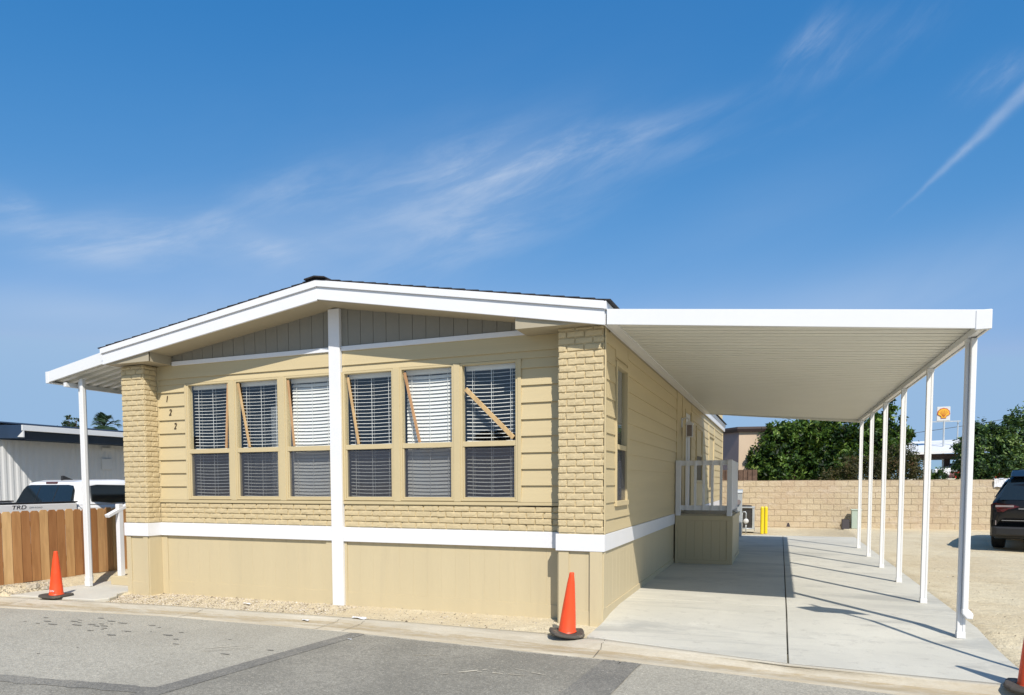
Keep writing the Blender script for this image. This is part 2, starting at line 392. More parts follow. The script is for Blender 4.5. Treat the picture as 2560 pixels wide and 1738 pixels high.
# rolled kerb and gutter
m = MB(); secs = []
kx = [-60, -30, -20, -14, -11]+[-9.5+.35*i for i in range(45)]+[7, 9, 12, 20, 30, 60]
for x in kx:
    yt, yg, ya = lerp(x, CTX, CTY), lerp(x, GX, GY), lerp(x, AX, AY); zt, zg = ztop(x), zgut(x)
    yg = min(yg, yt-.14); ya = min(ya, yg-.12); w = nz(x, 3, 2)*.006
    za = zg+.008
    secs.append([(x, yt+.05, zt-.15), (x, yt, zt), (x, yt-.10+w, zt+.003), (x, yt+(yg-yt)*.55, zt-.006), (x, yt+(yg-yt)*.85, zg+.012), (x, yg, zg), (x, (yg+ya)/2, zg+.001), (x, ya+w, za), (x, ya+w, za-.2)])
m.loft(secs, closed=False)
m.t = [[0, 0, .1, .35, 1, .95, .6, .5][i % 8] for i in range(len(m.f))]
tag(m.build('kerb', M['kerb'], smooth=True), kind='structure')
m = MB()
for x in (-5.0, -2.95, -2.6, .33, 3.9, 7.3, -8.0):
    yt, yg, ya = lerp(x, CTX, CTY), lerp(x, GX, GY), lerp(x, AX, AY)
    m.tint = 0
    zt, zg = ztop(x), zgut(x)
    for (xa, y0, z0, y1, z1) in ((x, yt-.01, zt+.004, yt+(yg-yt)*.55, zt-.003), (x, yt+(yg-yt)*.55, zt-.003, yt+(yg-yt)*.85, zg+.015), (x, yt+(yg-yt)*.85, zg+.015, ya, zg+.009)):
        m.add([(x, y0, z0+.001), (x+.006, y0, z0+.001), (x+.006+.012, y1, z1+.001), (x+.012, y1, z1+.001)], [(0, 1, 2, 3)])
tag(m.build('kerb_joints', M['darkgap'], recalc=False), kind='structure')
def zroad(x): return zgut(x)+.006
m = MB()
m.grid(kx, [0, .5, 1, 1.5, 2, 3, 5, 7.5], lambda x, u: (x, max(lerp(x, AX, AY), -99)-u if u < 7 else -14, zroad(x)+.012*math.sin(min(u, 6)*.5)-.001))
tag(m.build('road', M['asphalt'], smooth=True), kind='structure')
m = MB(); m.grid([-400, -60, 60, 400], [-400, -60, -13.9], lambda x, y: (x, y, -.2))
m.grid([-400, -60], [-13.9, -5], lambda x, y: (x, y, -.2)); m.grid([60, 400], [-13.9, -5], lambda x, y: (x, y, -.2))
tag(m.build('far_ground', M['dirt'], recalc=False), kind='structure')
def sheet(name, polys, mt, h):
    m = MB()
    for poly in polys:
        # subdivide the quad so it follows the road surface
        (a, b, c, d) = [Vector((p[0], p[1], 0)) for p in poly]
        n, k = 60, 12
        def P(i, j):
            q = a.lerp(b, i/n).lerp(d.lerp(c, i/n), j/k)
            u = max(0, lerp(q.x, AX, AY)-q.y)
            e = 0
            if j in (0, k): e = (random.random()-.5)*.045
            return (q.x+e, q.y+e, zroad(q.x)+.012*math.sin(min(u, 6)*.5)+h)
        kk = len(m.v)
        for i in range(n+1):
            for j in range(k+1): m.v.append(P(i, j))
        for i in range(n):
            for j in range(k): m.face((kk+i*(k+1)+j, kk+(i+1)*(k+1)+j, kk+(i+1)*(k+1)+j+1, kk+i*(k+1)+j+1))
    return tag(m.build(name, mt, smooth=True), kind='structure')
# darker patch trench between two seams, and the seam lines
sheet('asphalt_patch', [((-2.36, -1.44), (.62, -1.62), (.42, -5.0), (-2.9, -5.0))], M['patchasphalt'], .0035)
sheet('asphalt_patch', [((-9, -4.75), (-2.62, -3.90), (-2.9, -6.5), (-9, -7.5))], M['patchasphalt'], .0035)
sheet('tar_seam', [((-2.42, -1.43), (-2.24, -1.44), (-2.55, -4.3), (-2.76, -4.3)), ((-9.0, -4.62), (-2.70, -3.80), (-2.70, -3.95), (-9.0, -4.9)),
                   ((.46, -1.60), (.80, -1.64), (.70, -4.3), (.30, -4.3))], M['seal'], .007)
# small tar spots on the old asphalt
m = MB()
def zr2(x, y):
    u = max(0, lerp(x, AX, AY)-y); return zroad(x)+.012*math.sin(min(u, 6)*.5)
for i in range(40):
    if i < 28: x, y = RNG.normal(-5.35, .75), RNG.normal(-2.2, .2)
    else: x, y = RNG.uniform(-6, -2.6), RNG.uniform(-3.4, -1.9)
    r = RNG.uniform(.008, .034); n = 9; z = zr2(x, y)+.004
    m.add([(x+r*math.cos(k*.698)*(1+.5*random.random())*1.9, y+r*math.sin(k*.698)*(.5+.5*random.random()), z) for k in range(n)], [tuple(range(n))])
tag(m.build('tar_spots', M['seal'], recalc=False), kind='stuff')

# pale scrapes on the road
m = MB()
def scrape(x0, y0, x1, y1, w):
    n = 12; row = []
    for i in range(n+1):
        q = i/n; x = x0+(x1-x0)*q; y = y0+(y1-y0)*q; z = zr2(x, y)+.0085; e = w*(.3+.7*math.sin(math.pi*q))*random.uniform(.5, 1)
        row.append([(x, y-e, z), (x, y+e, z)])
    for i in range(n):
        if random.random() < .8: m.add([row[i][0], row[i+1][0], row[i+1][1], row[i][1]], [(0, 1, 2, 3)])
scrape(-3.55, -2.75, -3.0, -2.28, .010); scrape(-3.42, -2.78, -2.95, -2.36, .008); scrape(-3.30, -2.72, -2.92, -2.42, .006)
scrape(-.75, -2.62, -.35, -2.25, .022); scrape(-.62, -2.42, -.05, -2.38, .016); scrape(-.2, -2.2, .15, -2.32, .012); scrape(-1.3, -2.1, -1.05, -2.0, .012)
tag(m.build('scrape_marks', M['kerb'], recalc=False), kind='stuff')
# driveway slab with its joints
def slab(name, x0, x1, y0f, y1, mt=None):
    m = MB(); ys = [0, .02, .5, 1, 1.6, 2.5]
    X = [x0+(x1-x0)*i/6 for i in range(7)]
    def f0(x): return lerp(x, CTX, CTY)+.006 if y0f is None else y0f
    secs = []
    for x in X:
        a = f0(x); row = [a]+[y for y in (-.9, -.6, -.25, 0, .3, .8, 1.3) if a+.05 < y < y1-.05]
        # same count for all rows
        row = [a+(y1-a)*t for t in (0, .02, .05, .09, .14, .2, .3, .5, .75, 1)] if y0f is None else [a, y1]
        secs.append([(x, y, slabz(y)) for y in row]+[(x, row[-1], -.2), (x, row[0], -.25)])
    m.loft(secs)
    return tag(m.build(name, mt or M['concrete'], bevel=.004), kind='structure')
slab('driveway', .125, 2.035, None, 1.15); slab('driveway', 2.049, 3.85, None, 1.15)
slab('driveway', .125, 2.035, 1.156, 7.2); slab('driveway', 2.049, 3.85, 1.156, 7.2)
slab('driveway', .125, 2.035, 7.206, 13.2); slab('driveway', 2.049, 3.85, 7.206, 13.2)
m = MB(); m.loft([[(x, y, slabz(y)-.02) for y in (-.9, -.25, .3, 13.15)]+[(x, 13.15, -.3), (x, -.9, -.3)] for x in (2.02, 2.065)])
tag(m.build('driveway_joint', M['darkgap']), kind='structure')
# left walkway
m = MB(); poly = [(-8.5, -1.17), (-8.0, -1.12), (-7.4, -1.06), (-6.95, -1.02), (-6.86, -.85), (-6.95, -.65), (-7.12, -.5), (-7.2, -.2), (-7.2, 4), (-8.36, 4), (-8.42, .3)]
m.prism(poly, 'z', -.3, -.108)
tag(m.build('path', M['walk'], bevel=.01), kind='structure')

# pebbles (geometry) in the strip in front of the house
m = MB()
def stone(x, y, z, r):
    k = len(m.v); a = random.random()*6.3
    pts = []
    for (u, v, w) in ((1, 0, 0), (.3, .8, .1), (-.8, .5, 0), (-.7, -.6, .05), (.4, -.9, 0)):
        rr = r*random.uniform(.7, 1.2); pts.append((x+rr*(u*math.cos(a)-v*math.sin(a)), y+rr*(u*math.sin(a)+v*math.cos(a)), z+w*r))
    pts.append((x, y, z+r*random.uniform(.5, .9)))
    m.tint = random.random(); m.add(pts, [(0, 1, 5), (1, 2, 5), (2, 3, 5), (3, 4, 5), (4, 0, 5)])
for i in range(8000):
    q = random.random()
    if q < .74: x = -7.1+3.9*random.random()**1.25
    elif q < .79: x = random.uniform(-3.2, -.2)
    elif q < .9: x = random.uniform(-8.8, -8.45)
    else: x = random.uniform(3.9, 9)
    yt = lerp(x, CTX, CTY)
    y = random.uniform(yt+.02, -.02) if -7.1 < x < .1 else random.uniform(yt, 6 if x > 0 else 2)
    if x < -6.7 and -.27 < y: y = random.uniform(yt+.02, -.28)
    stone(x, y, groundz(x, y), (random.uniform(.004, .012) if random.random() < .95 else random.uniform(.012, .024)))
tag(m.build('gravel', M['pebble'], recalc=False), kind='stuff')

# ---------------------------------------------------------------- the house
H = thing('mobile_home', 'cream double-wide mobile home with white trim, brick corner pilasters and six front windows', 'house', (-3.5, 0, 0))
XL, XR = -6.75, -.39          # recessed facade between pilasters
PX0, PX1 = -7.18, .12         # outer corners
LV = [1.27, 1.47, 1.667, 1.864, 2.061, 2.258, 2.455, 2.66, 2.86, 3.06, 3.25]
WZ0, WZ1, WZM = 1.305, 2.945, 1.985
WX = [(-6.137, -5.388), (-5.242, -4.519), (-4.366, -3.655), (-3.42, -2.706), (-2.558, -1.85), (-1.705, -1.004)]

def lap(m, u0, u1, z0, z1, P, proud=.027):
    """one lap board, cross section wedge; P(u, d, z): d outwards"""
    prof = [(.0, z0+.0), (proud, z0+.0), (proud*.95, z0+.012), (.004, z1+.004), (0, z1+.004)]
    m.loft([[P(u0, d, z) for d, z in prof], [P(u1, d, z) for d, z in prof]])
def front(y0): return lambda u, d, z: (u, y0-d, z)
F = front(0)
def side(x0): return lambda u, d, z: (x0+d, u, z)

m = MB()
for i in range(7): lap(m, XL, -6.20, LV[i], LV[i+1], F)
lap(m, XL, -6.20, LV[7], LV[8], F); lap(m, XL, -6.20, LV[8], 2.975, F)
for i in range(8): lap(m, -.93, XR, LV[i], LV[i+1], F)
lap(m, -.93, XR, LV[8], 2.975, F)
for a, b in ((XL, -3.64), (-3.45, XR)):
    lap(m, a, b, 2.975, LV[9], F, .02); lap(m, a, b, LV[9], 3.262, F)
m.box(XL, XR, .0, .06, .7, 1.27); m.box(XL, -6.2, .0, .06, 1.2, 3.30); m.box(-.93, XR, 0, .06, 1.2, 3.27); m.box(-6.2, -.93, 0, .06, 2.96, 3.26)
m.build('front_siding', M['siding'], H)

# gable with vertical grooves, in the plane behind the raking overhang
def roof_under(x): return lerp(x, [-7.33, -3.52, .17], [3.262, 3.822, 3.21])
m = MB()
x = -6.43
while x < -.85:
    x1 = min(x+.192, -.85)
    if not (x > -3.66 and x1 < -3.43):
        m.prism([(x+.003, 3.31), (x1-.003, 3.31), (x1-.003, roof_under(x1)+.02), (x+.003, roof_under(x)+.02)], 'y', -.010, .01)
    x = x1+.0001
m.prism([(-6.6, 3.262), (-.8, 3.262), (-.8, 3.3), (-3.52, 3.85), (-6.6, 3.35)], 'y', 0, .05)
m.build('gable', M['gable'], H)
m = MB(); m.box(-6.43, -3.636, -.03, .0, 3.25, 3.31); m.box(-3.458, -.72, -.03, .0, 3.25, 3.31)
m.each('gable_trim', M['white'], H, bevel=.003)
# centre board
m = MB(); m.box(-3.634, -3.46, -.062, -.0, -.14, 3.80)
m.build('centre_board', M['white'], H, bevel=.004)
# belt boards
m = MB(); m.box(XL, -3.636, -.045, -.0, .733, .925); m.box(-3.458, XR, -.045, 0, .728, .918)
m.box(XL-.0, XL+.03, -.25, -.046, .733, .925)
m.box(PX0-.02, XL+.03, -.285, -.252, .733, .925)
m.box(XR-.03, PX1+.022, -.285, -.252, .727, .918); m.box(PX1+.002, PX1+.024, -.2515, 5.37, .727, .918); m.box(PX1+.002, PX1+.024, 7.3, 16.8, .727, .918)
m.box(XR-.03, XR, -.25, -.046, .727, .918); m.box(PX0-.024, PX0-.002, -.2515, 16.8, .727, .918)
m.each('belt_board', M['white'], H, bevel=.003)
# bricks
def brick(m, u0, u1, z0, z1, P, depth=.017):
    nu, nv = 7, 4; k = len(m.v)
    sk = [random.uniform(-.003, .003) for _ in range(4)]
    dd = random.uniform(.8, 1.15)
    for i in range(nu+1):
        for j in range(nv+1):
            a, b = i/nu, j/nv
            u = u0+(u1-u0)*a; z = z0+(z1-z0)*b+sk[0]*(a-.5)
            edge = i in (0, nu) or j in (0, nv)
            near = i in (1, nu-1) or j in (1, nv-1)
            if edge:
                z += random.uniform(-.0035, .0035); u += random.uniform(-.003, .003); d = -.002
            else:
                if i == 1: u = u0+.007
                if i == nu-1: u = u1-.007
                if j == 1: z = z0+.006
                if j == nv-1: z = z1-.009
                d = depth*dd*(random.uniform(.72, .95) if near else random.uniform(.82, 1.1))
                u += random.uniform(-.003, .003); z += random.uniform(-.003, .003)
            m.v.append(tuple(P(u, d, z)))
    for i in range(nu):
        for j in range(nv): m.face((k+i*(nv+1)+j, k+(i+1)*(nv+1)+j, k+(i+1)*(nv+1)+j+1, k+i*(nv+1)+j+1))
def brickwall(m, u0, u1, z0, z1, P, L=.205, rh=.0755, gap=.006):
    z = z0; r = 0
    while z < z1-.01:
        zt = min(z+rh, z1); u = u0-(L*.5 if r % 2 else 0)+random.uniform(-.01, .01)
        while u < u1:
            a, b = max(u, u0), min(u+L, u1)
            if b-a > .02: brick(m, a+gap/2, b-gap/2, z+gap/2, zt-gap/2, P)
            u += L
        z = zt; r += 1
m = MB(); m.box(XR, PX1, -.25, .0, .71, 3.235)
brickwall(m, XR-.012, PX1+.012, .93, 3.235, front(-.25), .205)
brickwall(m, -.25, -.02, .93, 3.235, lambda u, d, z: (XR-d, u, z))
m.box(PX1-.001, PX1+.012, -.25, -.2, .92, 3.2)
m.build('brick_pilaster', M['brick'], H, recalc=True)
m = MB(); m.box(PX0, XL, -.25, .0, .71, 3.25)
brickwall(m, PX0-.012, XL+.012, .93, 3.24, front(-.25), .205)
brickwall(m, -.25, -.02, .93, 3.24, lambda u, d, z: (XL+d, u, z))
brickwall(m, -.25, -.02, .93, 3.24, lambda u, d, z: (PX0-d, u, z))
m.build('brick_pilaster', M['brick'], H)
m = MB()
brickwall(m, XL, -3.64, .93, 1.225, front(-.002), .215, .0737)
m.build('brick_band', M['brick'], H)
m = MB()
brickwall(m, -3.455, XR, .925, 1.225, front(-.002), .215, .0737)
m.build('brick_band', M['brick'], H)
m = MB(); m.box(XL, -3.636, -.03, 0, 1.228, 1.266); m.box(-3.458, XR, -.03, 0, 1.228, 1.266)
m.each('ledge', M['trim'], H, bevel=.003)
m = MB(); m.box(XL, XL+.035, -.02, 0, 1.27, 3.24)
m.build('corner_trim', M['trim'], H, bevel=.003)
# window wall: mullion boards
m = MB()
for a, b in ((-6.2, -6.165), (-5.36, -5.27), (-4.491, -4.394), (-3.63, -3.45), (-2.678, -2.586), (-1.822, -1.733), (-.976, -.93)):
    m.box(a, b, -.032, .06, 1.27, 2.972)
m.each('mullion', M['trim'], H, bevel=.003)
m = MB(); m.box(-6.2, -.93, -.010, .06, 1.2675, 1.277); m.build('window_sill', M['trim'], H, bevel=.002)
# windows
for wi, (a, b) in enumerate(WX):
    m = MB(); w = .030
    for (x0, x1) in ((a-w, a), (b, b+w)): m.box(x0, x1, -.022, .07, 1.278, 2.972)
    m.box(a, b, -.022, .07, 1.278, WZ0); m.box(a, b, -.022, .07, WZ1, 2.972)
    m.box(a, b, -.016, .05, WZM-.035, WZM+.028)
    for (x0, x1) in ((a+.001, a+.02), (b-.02, b-.001)): m.box(x0, x1, -.010, .03, WZ0, WZM-.035)
    m.box(a+.02, b-.02, -.010, .03, WZ0, WZ0+.02)
    fr = m.build('window', M['trim'], H, bevel=.003)
    m = MB(); m.add([(a, .014, WZM+.026), (b, .014, WZM+.026), (b, .014, WZ1), (a, .014, WZ1)], [(0, 1, 2, 3)]); m.build('glass_pane', M['glass'], fr, recalc=False)
    m = MB(); m.add([(a+.018, .020, WZ0+.018), (b-.018, .020, WZ0+.018), (b-.018, .020, WZM-.034), (a+.018, .020, WZM-.034)], [(0, 1, 2, 3)]); m.build('glass_pane', M['glass'], fr, recalc=False)
    m = MB(); m.add([(a+.02, .004, WZ0+.02), (b-.02, .004, WZ0+.02), (b-.02, .004, WZM-.036), (a+.02, .004, WZM-.036)], [(0, 1, 2, 3)])
    m.build('insect_screen', M['screen'], fr)
    # venetian blind: real slats
    m = MB(); closed = wi in (2, 4)
    yb = .11; m.box(a+.01, b-.01, yb-.03, yb+.03, WZ1-.055, WZ1+.01)
    n = 33; z = WZ1-.085; pitch = (z-WZ0-.03)/n; tilt = {0: .15, 1: .13, 2: 1.08, 3: .15, 4: 1.08, 5: .22}[wi]
    for i in range(n+1):
        zz = z-i*pitch; t = tilt+random.uniform(-.012, .012)
        hw = .0245; dy, dz = hw*math.cos(t), hw*math.sin(t); k = []
        sag = random.uniform(-.0015, .0015); nn = 6
        secs = []
        for j in range(nn+1):
            xx = a+.012+(b-a-.024)*j/nn; s_ = -.010*(1-(2*j/nn-1)**2)+sag*(j/nn-.5)*2
            secs.append([(xx, yb-dy, zz+s_-dz), (xx, yb, zz+s_+.004), (xx, yb+dy, zz+s_+dz), (xx, yb+dy, zz+s_+dz-.002), (xx, yb, zz+s_+.001), (xx, yb-dy, zz+s_-dz-.002)])
        m.loft(secs)
    for q in (.14, .5, .86):
        xx = a+(b-a)*q; m.box(xx-.003, xx+.003, yb-.031, yb-.029, WZ0+.02, WZ1-.05); m.box(xx-.003, xx+.003, yb+.029, yb+.031, WZ0+.02, WZ1-.05)
    m.build('blind', M['slat'], fr)
# interior shell so the windows look into a dim room
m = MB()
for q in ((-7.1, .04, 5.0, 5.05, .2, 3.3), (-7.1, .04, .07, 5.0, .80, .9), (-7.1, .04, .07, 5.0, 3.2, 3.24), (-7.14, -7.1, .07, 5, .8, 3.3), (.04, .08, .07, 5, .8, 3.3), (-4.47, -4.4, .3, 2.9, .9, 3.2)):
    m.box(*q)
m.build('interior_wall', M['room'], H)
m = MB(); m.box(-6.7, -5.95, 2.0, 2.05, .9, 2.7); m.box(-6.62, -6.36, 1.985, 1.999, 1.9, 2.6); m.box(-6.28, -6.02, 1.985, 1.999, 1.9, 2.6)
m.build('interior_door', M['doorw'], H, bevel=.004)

m = MB(); prof = []
for i in range(25): prof.append((-4.93+.018*i, .34+.012*math.sin(i*1.3)))
m.loft([[(x, y, z) for x, y in prof] for z in (.95, 2.62)], closed=False)
m.build('curtain', M['doorw'], H, recalc=False)
# skirting
m = MB()
def skirt_front(m, x0, x1, y, zt, zb, stile=.11):
    m.box(x0, x1, y, y+.05, zb, zt)
    m.box(x0, x0+stile, y-.018, y, zb, zt-.002)
    m.box(x1-stile, x1, y-.018, y, zb, zt-.002)
    m.box(x0+stile, x1-stile, y-.010, y, zb, .045)
    x = x0+stile+.2
    while x < x1-stile-.05:
        m.box(x-.1985, x-.0015, y-.002, y, .045, zt-.002); x += .2
    m.box(x-.1985, x1-stile, y-.002, y, .045, zt-.002)
skirt_front(m, XL, -3.636, 0, .731, -.24, .12); skirt_front(m, -3.458, XR, 0, .726, -.24, .035)
skirt_front(m, PX0, XL, -.25, .731, -.26, .09); skirt_front(m, XR, PX1, -.25, .725, -.26, .12)
m.box(PX1-.14, PX1+.004, -.282, -.262, -.22, .724)
m.box(XL, XL+.015, -.25, -.001, -.26, .731); m.box(XR-.015, XR, -.25, -.001, -.26, .725)
# right long side
m.box(PX1-.05, PX1, -.2, 16.8, -.26, .727); m.box(PX1, PX1+.012, -.268, 16.8, -.2, .075)
y = -.15
while y < 16.6:
    if not (5.3 < y < 7.3): m.box(PX1, PX1+.002, y+.002, y+.198, .075, .726)
    y += .2
m.box(PX1, PX1+.014, -.25, -.15, .075, .726)
m.box(PX0, PX0+.05, -.2, 16.8, -.26, .733); m.box(PX0, PX1, 16.8, 16.85, -.26, .9)
m.build('skirting', M['skirt'], H, bevel=.0015)

# long right side: lap siding, corner boards, side window, door, lantern
SW = side(PX1)
m = MB()
zz = [.925, 1.08, 1.27]+LV[1:]
def sidebit(y0, y1):
    for i in range(len(zz)-1): lap(m, y0, y1, zz[i], zz[i+1] if i < len(zz)-2 else 3.25, SW, .018)
sidebit(-.2, .30)
for i in range(2): lap(m, .30, 1.02, zz[i], zz[i+1]-.02, SW, .018)
lap(m, .30, 1.02, 2.975, 3.25, SW, .018)
sidebit(1.02, 5.55); sidebit(8.0, 8.75)
for i in range(len(zz)-1):
    if zz[i+1] <= 1.5 or zz[i] > 2.8: lap(m, 8.75, 10.3, zz[i], zz[i+1], SW, .018)
sidebit(10.3, 11.9); sidebit(13.6, 16.75)
for i in range(len(zz)-1):
    if zz[i+1] <= 1.3 or zz[i] > 2.8: lap(m, 11.9, 13.6, zz[i], zz[i+1], SW, .018)
m.box(PX1-.06, PX1, -.2, .3, .71, 3.4); m.box(PX1-.06, PX1, 1.0, 6.86, .71, 3.4); m.box(PX1-.06, PX1, .3, 1.0, .71, 1.25); m.box(PX1-.06, PX1, .3, 1.0, 2.95, 3.4)
m.box(PX1-.06, PX1, 7.84, 16.8, .71, 3.4); m.box(PX1-.06, PX1, 6.86, 7.84, 2.95, 3.4)
m.box(PX0, PX0+.06, -.2, 16.8, .71, 3.4); m.box(PX0, PX1, 16.74, 16.8, .9, 3.8)
m.build('side_siding', M['siding'], H)
m = MB()
for i in range(len(zz)-1): lap(m, -.2, 16.8, zz[i], zz[i+1], lambda u, d, z: (PX0-d, u, z), .018)
m.build('side_siding', M['siding'], H)
m = MB()
m.box(PX1, PX1+.026, -.25, -.2, .92, 3.25); m.box(PX1, PX1+.026, 5.55, 5.64, .92, 3.25); m.box(PX1, PX1+.024, 6.33, 6.42, .92, 3.25)
m.box(PX1, PX1+.012, 5.64, 6.33, .92, 3.25); m.box(PX1, PX1+.012, 6.42, 6.80, .92, 3.25)
m.box(PX1, PX1+.026, 6.80, 6.86, .92, 3.0); m.box(PX1, PX1+.026, 7.84, 7.95, .92, 3.0)
m.box(PX1, PX1+.025, 11.84, 11.92, 1.0, 3.1); m.box(PX1, PX1+.025, 13.55, 13.63, 1.0, 3.1); m.box(PX1, PX1+.027, 16.72, 16.8, .92, 3.2)
m.each('corner_trim', M['trim'], H, bevel=.003)
def side_window(y0, y1, z0, z1, zm, blind=True):
    m = MB(); w = .05
    m.box(PX1-.05, PX1+.03, y0-w, y0, z0-w, z1+w); m.box(PX1-.05, PX1+.03, y1, y1+w, z0-w, z1+w)
    m.box(PX1-.05, PX1+.031, y0, y1, z1, z1+w); m.box(PX1-.05, PX1+.042, y0-w-.01, y1+w+.01, z0-w-.012, z0)
    m.box(PX1-.03, PX1+.018, y0, y1, zm-.03, zm+.03)
    fr = m.build('window', M['trim'], H, bevel=.003)
    m = MB(); m.add([(PX1-.01, y0, z0), (PX1-.01, y1, z0), (PX1-.01, y1, z1), (PX1-.01, y0, z1)], [(0, 1, 2, 3)]); m.build('glass_pane', M['glass'], fr, recalc=False)
    m = MB(); m.add([(PX1+.004, y0, z0), (PX1+.004, y1, z0), (PX1+.004, y1, zm-.03), (PX1+.004, y0, zm-.03)], [(0, 1, 2, 3)]); m.build('insect_screen', M['screen'], fr)
    m = MB(); n = int((z1-z0)/.048)
    for i in range(n):
        q = z1-.03-i*.048; m.beam((PX1-.07, y0+.01, q), (PX1-.07, y1-.01, q), .044, .003, (.75, 0, .66))
    m.build('blind', M['slat'], fr)
side_window(.36, .94, 1.28, 2.88, 1.93)
side_window(8.9, 10.15, 1.55, 2.75, 2.15); side_window(12.0, 13.45, 1.35, 2.75, 2.05)
m = MB(); m.box(PX1-.04, PX1-.005, 6.86, 7.84, .92, 2.95)
for z0, z1 in ((1.05, 1.75), (1.85, 2.8)):
    for y0, y1 in ((6.97, 7.30), (7.40, 7.73)): m.box(PX1-.006, PX1+.004, y0, y1, z0, z1)
d = m.build('door', M['doorw'], H, bevel=.004)
m = MB(); m.tube([(PX1, 6.95, 1.85), (PX1+.05, 6.95, 1.85)], .012); m.tube([(PX1+.05, 6.93, 1.85), (PX1+.05, 7.05, 1.85)], .011)
m.build('handle', M['chrome'], d, smooth=True)
m = MB()
m.tube([(PX1+.01, 6.25, 2.70), (PX1+.08, 6.25, 2.76), (PX1+.15, 6.25, 2.74), (PX1+.17, 6.25, 2.66)], .012, 8)
m.box(PX1+.012, PX1+.03, 6.19, 6.31, 2.58, 2.76)
m.box(PX1+.10, PX1+.24, 6.18, 6.32, 2.62, 2.645); m.prism([(PX1+.09, 2.645), (PX1+.25, 2.645), (PX1+.17, 2.70)], 'y', 6.17, 6.33); m.box(PX1+.11, PX1+.23, 6.19, 6.31, 2.38, 2.40)
for dx in (.115, .225):
    for dy in (6.195, 6.305): m.box(PX1+dx-.006, PX1+dx+.006, dy-.006, dy+.006, 2.40, 2.62)
L = m.build('wall_lantern', M['white'], H, bevel=.002)
m = MB(); m.box(PX1+.125, PX1+.215, 6.205, 6.295, 2.405, 2.615); m.build('lamp_glass', M['clearlens'], L)

# roof
YF, YB = -.45, 17.1
AP = (-3.52, 4.075); LE = (-7.33, 3.51); RE = (.175, 3.45)
def rp(x, off=0): return lerp(x, [LE[0]-.3, LE[0], AP[0], RE[0], RE[0]+.3], [LE[1]-.045, LE[1], AP[1], RE[1], RE[1]-.05])+off
m = MB()   # decking
m.prism([(LE[0]+.02, LE[1]-.03), (AP[0], AP[1]-.03), (RE[0]-.02, RE[1]-.03), (RE[0]-.02, RE[1]-.07), (AP[0], AP[1]-.07), (LE[0]+.02, LE[1]-.07)], 'y', YF+.05, YB)
deck = m.build('roof', M['shingle'], H)
m = MB()   # shingle courses, each with a slightly ragged front edge
for sgn, E in ((-1, LE), (1, RE)):
    n = 22; L_ = abs(E[0]-AP[0])+.05
    for i in range(n):
        xa = AP[0]+sgn*L_*i/n; xb = AP[0]+sgn*(L_*(i+1)/n+.02)
        za, zb = rp(xa)+.003, rp(xb)+.013
        for j in range(2):
            f = YF-random.uniform(.010, .024)
            m.add([(xa, f, za), (xb, f, zb), (xb, YB+.03, zb), (xa, YB+.03, za), (xa, f, za-.010), (xb, f, zb-.014), (xb, YB+.03, zb-.014), (xa, YB+.03, za-.010)],
                  [(0, 1, 2, 3), (4, 7, 6, 5), (0, 4, 5, 1), (1, 5, 6, 2), (2, 6, 7, 3), (3, 7, 4, 0)])
            break
m.build('shingles', M['shingle'], deck)
m = MB()
m.prism([(AP[0]-.16, AP[1]-.004), (AP[0]-.15, AP[1]+.012), (AP[0], AP[1]+.036), (AP[0]+.15, AP[1]+.012), (AP[0]+.16, AP[1]-.004), (AP[0], AP[1]+.02)], 'y', YF-.05, YB+.05)
m.build('ridge_cap', M['shingle'], deck)
# raking fascia, two boards
m = MB()
for (A, B) in ((LE, AP), (AP, RE)):
    m.prism([(A[0], A[1]-.012), (B[0], B[1]-.012), (B[0], B[1]-.095), (A[0], A[1]-.09)], 'y', YF-.022, YF+.02)
    m.prism([(A[0], A[1]-.0905), (B[0], B[1]-.0955), (B[0], B[1]-.262), (A[0], A[1]-.248)], 'y', YF, YF+.03)
for E, s in ((LE, -1), (RE, 1)):
    x0, x1 = (E[0]-.004, E[0]+.022) if s < 0 else (E[0]-.022, E[0]+.004)
    m.box(x0, x1, YF+.031, YB, E[1]-.25, E[1]-.10)
    m.box(x0+.02*s, x1+.02*s, YF-.02, YB, E[1]-.099, E[1]-.015)
m.build('fascia', M['white'], H, bevel=.003)
# soffit: raking boards and boxed returns at both ends
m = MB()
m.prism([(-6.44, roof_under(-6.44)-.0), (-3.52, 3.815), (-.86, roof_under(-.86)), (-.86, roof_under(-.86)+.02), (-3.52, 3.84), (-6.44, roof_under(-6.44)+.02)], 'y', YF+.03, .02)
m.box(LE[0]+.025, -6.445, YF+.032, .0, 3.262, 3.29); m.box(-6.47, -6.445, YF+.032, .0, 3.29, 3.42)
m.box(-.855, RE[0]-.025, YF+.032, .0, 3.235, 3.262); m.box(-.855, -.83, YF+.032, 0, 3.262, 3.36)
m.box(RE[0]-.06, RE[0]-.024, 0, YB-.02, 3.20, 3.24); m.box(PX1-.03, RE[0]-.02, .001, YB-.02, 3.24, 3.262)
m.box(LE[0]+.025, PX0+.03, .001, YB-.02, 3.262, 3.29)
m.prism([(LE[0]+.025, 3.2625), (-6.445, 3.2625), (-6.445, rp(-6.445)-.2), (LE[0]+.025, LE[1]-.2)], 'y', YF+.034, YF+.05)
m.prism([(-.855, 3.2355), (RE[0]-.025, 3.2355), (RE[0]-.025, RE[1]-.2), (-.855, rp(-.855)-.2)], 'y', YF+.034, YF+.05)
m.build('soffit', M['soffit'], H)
for i, (dgt, x, z) in enumerate((('1', -6.55, 2.765), ('2', -6.49, 2.565), ('2', -6.40, 2.360))):
    text('house_number', dgt, .135, (x, -.024, z), (R(90), 0, 0), M['numeral'], H, .004, .25, .75)

